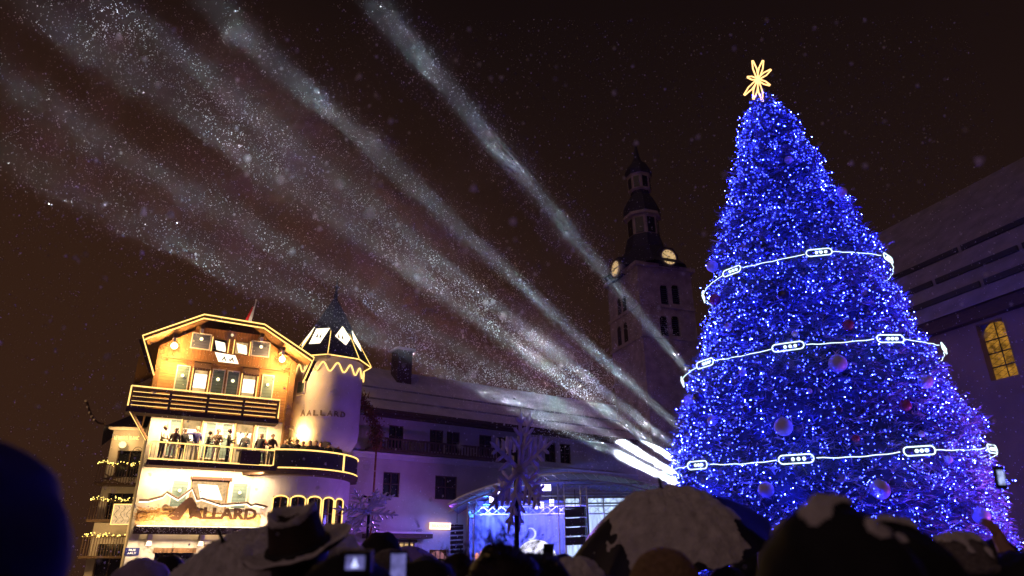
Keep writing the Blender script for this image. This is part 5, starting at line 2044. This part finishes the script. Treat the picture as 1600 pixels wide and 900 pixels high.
for i, (px, pyt, d) in enumerate(((560, 872, 9), (648, 876, 12), (690, 872, 10), (735, 876, 14), (812, 874, 11), (856, 876, 13), (905, 878, 9), (1122, 876, 12), (1190, 874, 9), (1216, 876, 12), (1236, 878, 7.5), (1455, 872, 8), (1520, 868, 7), (330, 878, 9), (300, 880, 12), (215, 880, 11), (250, 882, 14))):
    crowd(px, pyt, d, ['dark-haired person in the crowd below the left snowflake', 'person in a dark beanie in the crowd by the violet umbrella', 'person in a dark hood in the crowd under the shop sign', 'dark-haired person in the crowd by the narrow loudspeakers', 'person in a dark beanie in the crowd before the dome', 'person in a dark hood in the crowd right of the dome', 'dark-haired person in the crowd under the big loudspeakers', 'person in a dark beanie in the crowd under the umbrella rim', 'person in a dark hood in the crowd at the foot of the tree', 'dark-haired person in the crowd at the foot of the tree', 'person in a dark beanie close to the foot of the tree', 'person in a dark hood in the crowd right of the big hoods', 'dark-haired person in the crowd left of the raised phone', 'person in a dark beanie in the crowd before the shop front', 'person in a dark hood in the crowd before the chalet', 'dark-haired person in the crowd at the chalet corner', 'person in a dark beanie in the crowd at the chalet corner'][i],
          head=['hair', 'beanie', 'hood'][i % 3], hm=['hair_dark', 'coat_navy', 'coat_black'][i % 3], top=['coat_black', 'coat_navy', 'coat_grey'][i % 3], puff=1.15, seed=30 + i)

# person with the snowy felt hat
hp = crowd(474, 822, 2.65, 'person wearing a dark felt hat thick with snow on brim and crown', head='hair', puff=1.15, seed=22)
HB = MB()
prof = []
n9 = 40
HC = Vector((0, -.02, 1.70))


def crown_pt(u, v):
    t_ = 2 * PI * u
    # v: 0 brim joint, .72 top ridge, 1 bottom of the pinch
    if v < .72:
        k = v / .72
        r_ = .112 - .020 * k
        z = .005 + .142 * k + .012 * k * math.cos(2 * t_)
        pin = 1 - .10 * k * max(0, math.sin(t_)) ** 3
    else:
        k = (v - .72) / .28
        r_ = .092 * (1 - k)
        z = .147 - .052 * math.sin(k * PI / 2) + .012 * (1 - k) * math.cos(2 * t_)
        pin = 1
    return Vector((r_ * pin * math.cos(t_) * .92, r_ * math.sin(t_) * 1.12, z))


def brim_pt(u, v, o_=0.0):
    t_ = 2 * PI * u
    r_ = .104 + .094 * v
    z = .004 + .020 * v * v + .030 * v * v * abs(math.cos(t_)) ** 2 * .45 - .012 * v * max(0, math.sin(t_))
    return Vector((r_ * math.cos(t_) * .95, r_ * math.sin(t_) * 1.08, z + o_))


NU, NV = 44, 14
vv = [crown_pt(i / NU, q / NV) for q in range(NV + 1) for i in range(NU)]
ff = [(q * NU + i, q * NU + (i + 1) % NU, (q + 1) * NU + (i + 1) % NU, (q + 1) * NU + i) for q in range(NV) for i in range(NU)]
HB.add(vv, ff, 'felt')
vv = [brim_pt(i / NU, q / 6) for q in range(7) for i in range(NU)] + [brim_pt(i / NU, 1 - q / 6, -.006) for q in range(7) for i in range(NU)]
ff = [(q * NU + i, q * NU + (i + 1) % NU, (q + 1) * NU + (i + 1) % NU, (q + 1) * NU + i) for q in range(13) for i in range(NU)]
HB.add(vv, ff, 'felt')
hat = HB.build('felt_hat', hp, True)
hat.location = HC
hat.rotation_euler = (R(21), R(-9), 0)
hat.scale = (1.02, 1.02, 1.02)
SM = MB()
snow_on(SM, lambda u, v: (brim_pt(u, .1 + .95 * v), (0, 0, 1)), 60, 8, lambda u, v: .35 + .2 * vnoise((math.cos(6.28 * u) * 2, math.sin(6.28 * u) * 2, v), 1.5, 1) + .5 * min(v, .25) - max(0, v - .93) * 6, .016)
snow_on(SM, lambda u, v: (crown_pt(u, .60 + .28 * v), (0, 0, 1)), 60, 8, lambda u, v: .20 - abs(v - .45) * .60 + .08 * vnoise((math.cos(6.28 * u) * 2, math.sin(6.28 * u) * 2, v), 1.5, 3), .016)
SM.build('snow_cover', hat, True)
MB().tube([(.105 * math.cos(t_), .123 * math.sin(t_), .022) for t_ in np.linspace(0, 2 * PI, 32, endpoint=False)], .012, 'black', 6, True).build('hat_band', hat, True)

# people holding up a camera and phones
cp_ = crowd(548, 858, 1.9, 'person in black photographing the tree with a camera held up', head='hood', hm='coat_black', pose='hold', puff=1.2, seed=23)


def tree_picture(t, s):
    m_ = MB().add([(-.5 * s, -.005, -.6 * s), (.5 * s, -.005, -.6 * s), (0, -.005, .7 * s)], [(0, 1, 2)], 'moon')
    m_.build('picture', t)


def gadget(name, label, cat, px, py, d, w_, h_, mn, screen_frac, rz=0, tilt=0, dep=.03):
    p = at(px, py, d)
    t = thing(name, label, cat, p, rz)
    MB().box(-w_ / 2, w_ / 2, 0, dep, -h_ / 2, h_ / 2, 'black').build('body', t)
    sw, sh_ = w_ * screen_frac, h_ * screen_frac
    MB().box(-sw / 2, sw / 2, -.003, -.0005, -sh_ / 2, sh_ / 2, mn).build('screen', t)
    t.rotation_euler = (tilt, 0, rz)
    return t


c1 = gadget('camera', 'black camera with a glowing screen showing the tree, held over the crowd', 'camera', 555, 879, 1.78, .075, .052, 'phone_screen', .60, .05, .1, .045)
MB().lathe([(.024, 0), (.024, .05), (.02, .055)], 'black', 12).build('lens_barrel', c1).rotation_euler = (-PI / 2, 0, 0)
tree_picture(c1, .018)
gadget('phone', 'phone with a bright violet screen held beside the camera', 'phone', 622, 889, 2.2, .052, .10, 'phone_screen', .86, .1, .2, .009)
gadget('phone', 'dark phone held up in front of the white stage dome', 'phone', 857, 866, 4.5, .07, .12, 'black', .8, .5, .2, .009)
rp = crowd(1590, 856, 2.6, 'person in black raising one arm with a phone at the right edge', head='hood', hm='coat_black', pose='raise', puff=1.1, seed=24, yaw=.55)
gadget('phone', 'phone with a bluish screen held high at the right edge before the tree', 'phone', 1564, 746, 2.72, .05, .085, 'phone_bright', .62, .3, .1, .009)


# --- umbrellas
def umbrella(label, px, py, d, Rr, axis, m, snow=None, hold=None, spin=.2):
    p = at(px, py, d)
    ax_ = Vector(axis).normalized()
    t = thing('umbrella', label, 'umbrella', p)
    t.rotation_euler = Vector((0, 0, 1)).rotation_difference(ax_).to_euler()
    hgt = Rr * .46

    def fn(u, v):
        th = 2 * PI * u
        g_ = (th / (PI / 4)) % 1
        sc_ = 1 - .055 * v * math.sin(PI * g_)
        r_ = Rr * v * sc_
        z = -hgt * v ** 1.9 - .02 * math.sin(PI * g_) * v
        return Vector((r_ * math.cos(th), r_ * math.sin(th), z)), Vector((math.cos(th) * .5 * v, math.sin(th) * .5 * v, 1)).normalized()
    NU_, NV_ = 64, 12
    b = MB()
    vv = [fn(i / NU_, max(q / NV_, .01))[0] for q in range(NV_ + 1) for i in range(NU_)]
    b.add(vv, [(q * NU_ + i, q * NU_ + (i + 1) % NU_, (q + 1) * NU_ + (i + 1) % NU_, (q + 1) * NU_ + i) for q in range(NV_) for i in range(NU_)], m)
    b.build('canopy', t, True)
    for k in range(8):
        pts = [fn(k / 8, v)[0] + Vector((0, 0, -.008)) for v in np.linspace(.03, 1, 9)]
        MB().tube(pts, .0035, 'iron', 4).build('rib', t)
    MB().tube([(0, 0, -.02), (0, 0, -.80)], .007, 'iron', 6).build('shaft', t)
    MB().tube([(0, 0, -.80), (0, 0, -.92), (.02, 0, -.95), (.05, 0, -.94)], .013, 'black', 8).build('handle', t, True)
    MB().tube([(0, 0, -.005), (0, 0, .03), (0, 0, .085)], .008, 'black', 6, rs=[.016, .008, .006]).build('ferrule', t)
    if snow:
        s_ = snow_on(MB(), lambda u, v: fn(u, max(v, .02)), 150, 50, snow, .026)
        s_.build('snow_cover', t, True)
    return t


umbrella('large dark umbrella half covered with a thick crust of snow', 1034, 768, 3.7, .52, (-.17, -.30, .93), 'brolly',
         lambda u, v: (lambda X, Y: min(X + .66, .56 - X - .5 * max(0, Y), .22 - Y - .35 * X, .96 - v) + .12 * vnoise((X * 3, Y * 3, 0), 1.4, 5) + .05 * vnoise((X * 9, Y * 9, 0), 1.5, 2))(v * math.cos(2 * PI * u), v * math.sin(2 * PI * u)))
person('person in black holding the snow-crusted dark umbrella', at(1050, 850, 3.95).x, 3.95, 1.70, -.1, 'brolly', 'coat_black', 'trousers', 1.15, 'hair', seed=25)
umbrella('umbrella wholly covered with grey snow left of the felt hat', 352, 856, 2.9, .50, (-.30, -.42, .85), 'brolly', lambda u, v: .5 + .1 * vnoise((math.cos(6.28 * u) * v * 4, math.sin(6.28 * u) * v * 4, 0), 1.5, 1), spin=.5)
person('person in black holding the umbrella covered with grey snow', at(385, 870, 3.15).x, 3.15, 1.58, -.1, 'brolly', 'coat_black', 'trousers', 1.15, 'hair', seed=26)
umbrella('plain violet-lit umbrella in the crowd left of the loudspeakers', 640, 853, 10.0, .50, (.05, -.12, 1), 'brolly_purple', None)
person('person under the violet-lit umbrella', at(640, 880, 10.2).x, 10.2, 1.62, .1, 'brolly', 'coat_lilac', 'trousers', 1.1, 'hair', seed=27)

# ================================================================== FALLING SNOW, SMOKE, HAZE
tet = np.array([(1, 1, 1), (-1, -1, 1), (-1, 1, -1), (1, -1, -1)], float) * .62
tef = np.array([(0, 1, 2), (0, 3, 1), (0, 2, 3), (1, 3, 2)])


def flakes(P_, S_):
    n = len(P_)
    a = rng.uniform(0, 2 * PI, (n, 3))
    V_ = np.empty((n, 4, 3))
    c1_, s1_ = np.cos(a[:, 0]), np.sin(a[:, 0])
    c2_, s2_ = np.cos(a[:, 1]), np.sin(a[:, 1])
    for q in range(4):
        x, y, z = tet[q]
        x1 = x * c1_ - y * s1_
        y1 = x * s1_ + y * c1_
        y2 = y1 * c2_ - z * s2_
        z2 = y1 * s2_ + z * c2_
        V_[:, q, 0] = P_[:, 0] + x1 * S_
        V_[:, q, 1] = P_[:, 1] + y2 * S_
        V_[:, q, 2] = P_[:, 2] + z2 * S_ * 1.25
    F_ = (tef[None] + 4 * np.arange(n)[:, None, None]).reshape(-1, 3)
    return V_.reshape(-1, 3), F_


PP, SS = [], []
n = 36000
yv = 5 + 43 * rng.uniform(0, 1, n) ** .8
PP.append(np.stack([rng.uniform(-.85, .85, n) * yv, yv, rng.uniform(0, 1, n) * (1.6 + .95 * yv)], 1))
SS.append(rng.uniform(.004, .012, n))
n = 500
yv = rng.uniform(1.2, 4.5, n)
PP.append(np.stack([rng.uniform(-.8, .8, n) * yv, yv, EYE + rng.uniform(-.1, .95, n) * yv], 1))
SS.append(rng.uniform(.003, .007, n))
for s_, d in axes:
    n = 7000
    t_ = 1.0 + 36 * rng.uniform(0, 1, n) ** .85
    t_ = t_[(t_ > 11) | (rng.uniform(0, 1, n) < .35)]
    n = len(t_)
    e1_ = np.array(d.orthogonal().normalized())
    e2_ = np.array(d.cross(d.orthogonal()).normalized())
    rr_ = .95 * np.sqrt(rng.uniform(0, 1, n))
    an = rng.uniform(0, 2 * PI, n)
    PP.append(np.array(s_)[None] + np.array(d)[None] * t_[:, None] + e1_[None] * (rr_ * np.cos(an))[:, None] + e2_[None] * (rr_ * np.sin(an))[:, None])
    SS.append(rng.uniform(.35, 1, n) ** 1.5 * np.interp(t_, [0, 12, 37], [.022, .021, .012]) * np.where(rng.uniform(0, 1, n) < .05, 1.7, 1))
n = 90
yv = rng.uniform(.9, 2.6, n)
PP.append(np.stack([rng.uniform(-.8, .8, n) * yv, yv, EYE + rng.uniform(.1, .95, n) * yv], 1))
SS.append(rng.uniform(.004, .009, n))
PP = np.concatenate(PP)
SS = np.concatenate(SS)
keep = PP[:, 2] > .05
V_, F_ = flakes(PP[keep], SS[keep])
me = bpy.data.meshes.new('snowfall')
me.vertices.add(len(V_))
me.vertices.foreach_set('co', V_.ravel())
me.loops.add(len(F_) * 3)
me.loops.foreach_set('vertex_index', F_.ravel().astype(np.int32))
me.polygons.add(len(F_))
me.polygons.foreach_set('loop_start', np.arange(0, len(F_) * 3, 3, dtype=np.int32))
me.materials.append(MATS['flake'])
me.update(calc_edges=True)
me.validate()
so_ = bpy.data.objects.new('snowfall', me)
COL.objects.link(so_)
so_['kind'] = 'stuff'


def volume(name, col, dens, aniso, noise=None):
    m = bpy.data.materials.new(name)
    m.use_nodes = True
    n = m.node_tree
    n.nodes.clear()
    o = n.nodes.new('ShaderNodeOutputMaterial')
    pv = n.nodes.new('ShaderNodeVolumePrincipled')
    pv.inputs['Color'].default_value = tuple(col) + (1,)
    pv.inputs['Density'].default_value = dens
    pv.inputs['Anisotropy'].default_value = aniso
    n.links.new(pv.outputs[0], o.inputs['Volume'])
    if noise:
        t = n.nodes.new('ShaderNodeTexCoord')
        nz = n.nodes.new('ShaderNodeTexNoise')
        nz.inputs['Scale'].default_value = noise
        nz.inputs['Detail'].default_value = 3
        n.links.new(t.outputs['Object'], nz.inputs['Vector'])
        mr = n.nodes.new('ShaderNodeMapRange')
        mr.inputs[1].default_value = .36
        mr.inputs[2].default_value = .65
        mr.inputs[3].default_value = 0
        mr.inputs[4].default_value = dens
        n.links.new(nz.outputs['Fac'], mr.inputs[0])
        n.links.new(mr.outputs[0], pv.inputs['Density'])
    MATS[name] = m
    return m


HAZE = 0.00011
if HAZE:
    volume('haze', (.85, .85, .9), HAZE, .25)
    hz = MB().box(-108, 108, -22, 68, -1, 36, 'haze').build('haze')
    hz['kind'] = 'stuff'
SMOKE = 0.035
if SMOKE:
    volume('smoke', (.9, .9, .95), SMOKE, .2, .8)
    mid_ = lambda t_: (axes[4][0] + axes[4][1] * t_ + axes[5][0] + axes[5][1] * t_) / 2
    a_, b_ = mid_(1.2), mid_(8.2)
    d = b_ - a_
    m = MB().ball((0, 0, 0), 1, 'smoke', 24, 14, (d.length * .5, 1.2, .9))
    so_ = m.build('smoke', None, True)
    so_['kind'] = 'stuff'
    so_.location = (a_ + b_) / 2
    so_.rotation_euler = d.to_track_quat('X', 'Z').to_euler()

volume('stage_fog', (.9, .9, .95), .11, .1)
m = MB().box(SXL + .2, SXL + SW - .5, SY + 2.3, SY + 5.0, 1.3, 4.3, 'stage_fog')
so_ = m.build('smoke')
so_['kind'] = 'stuff'
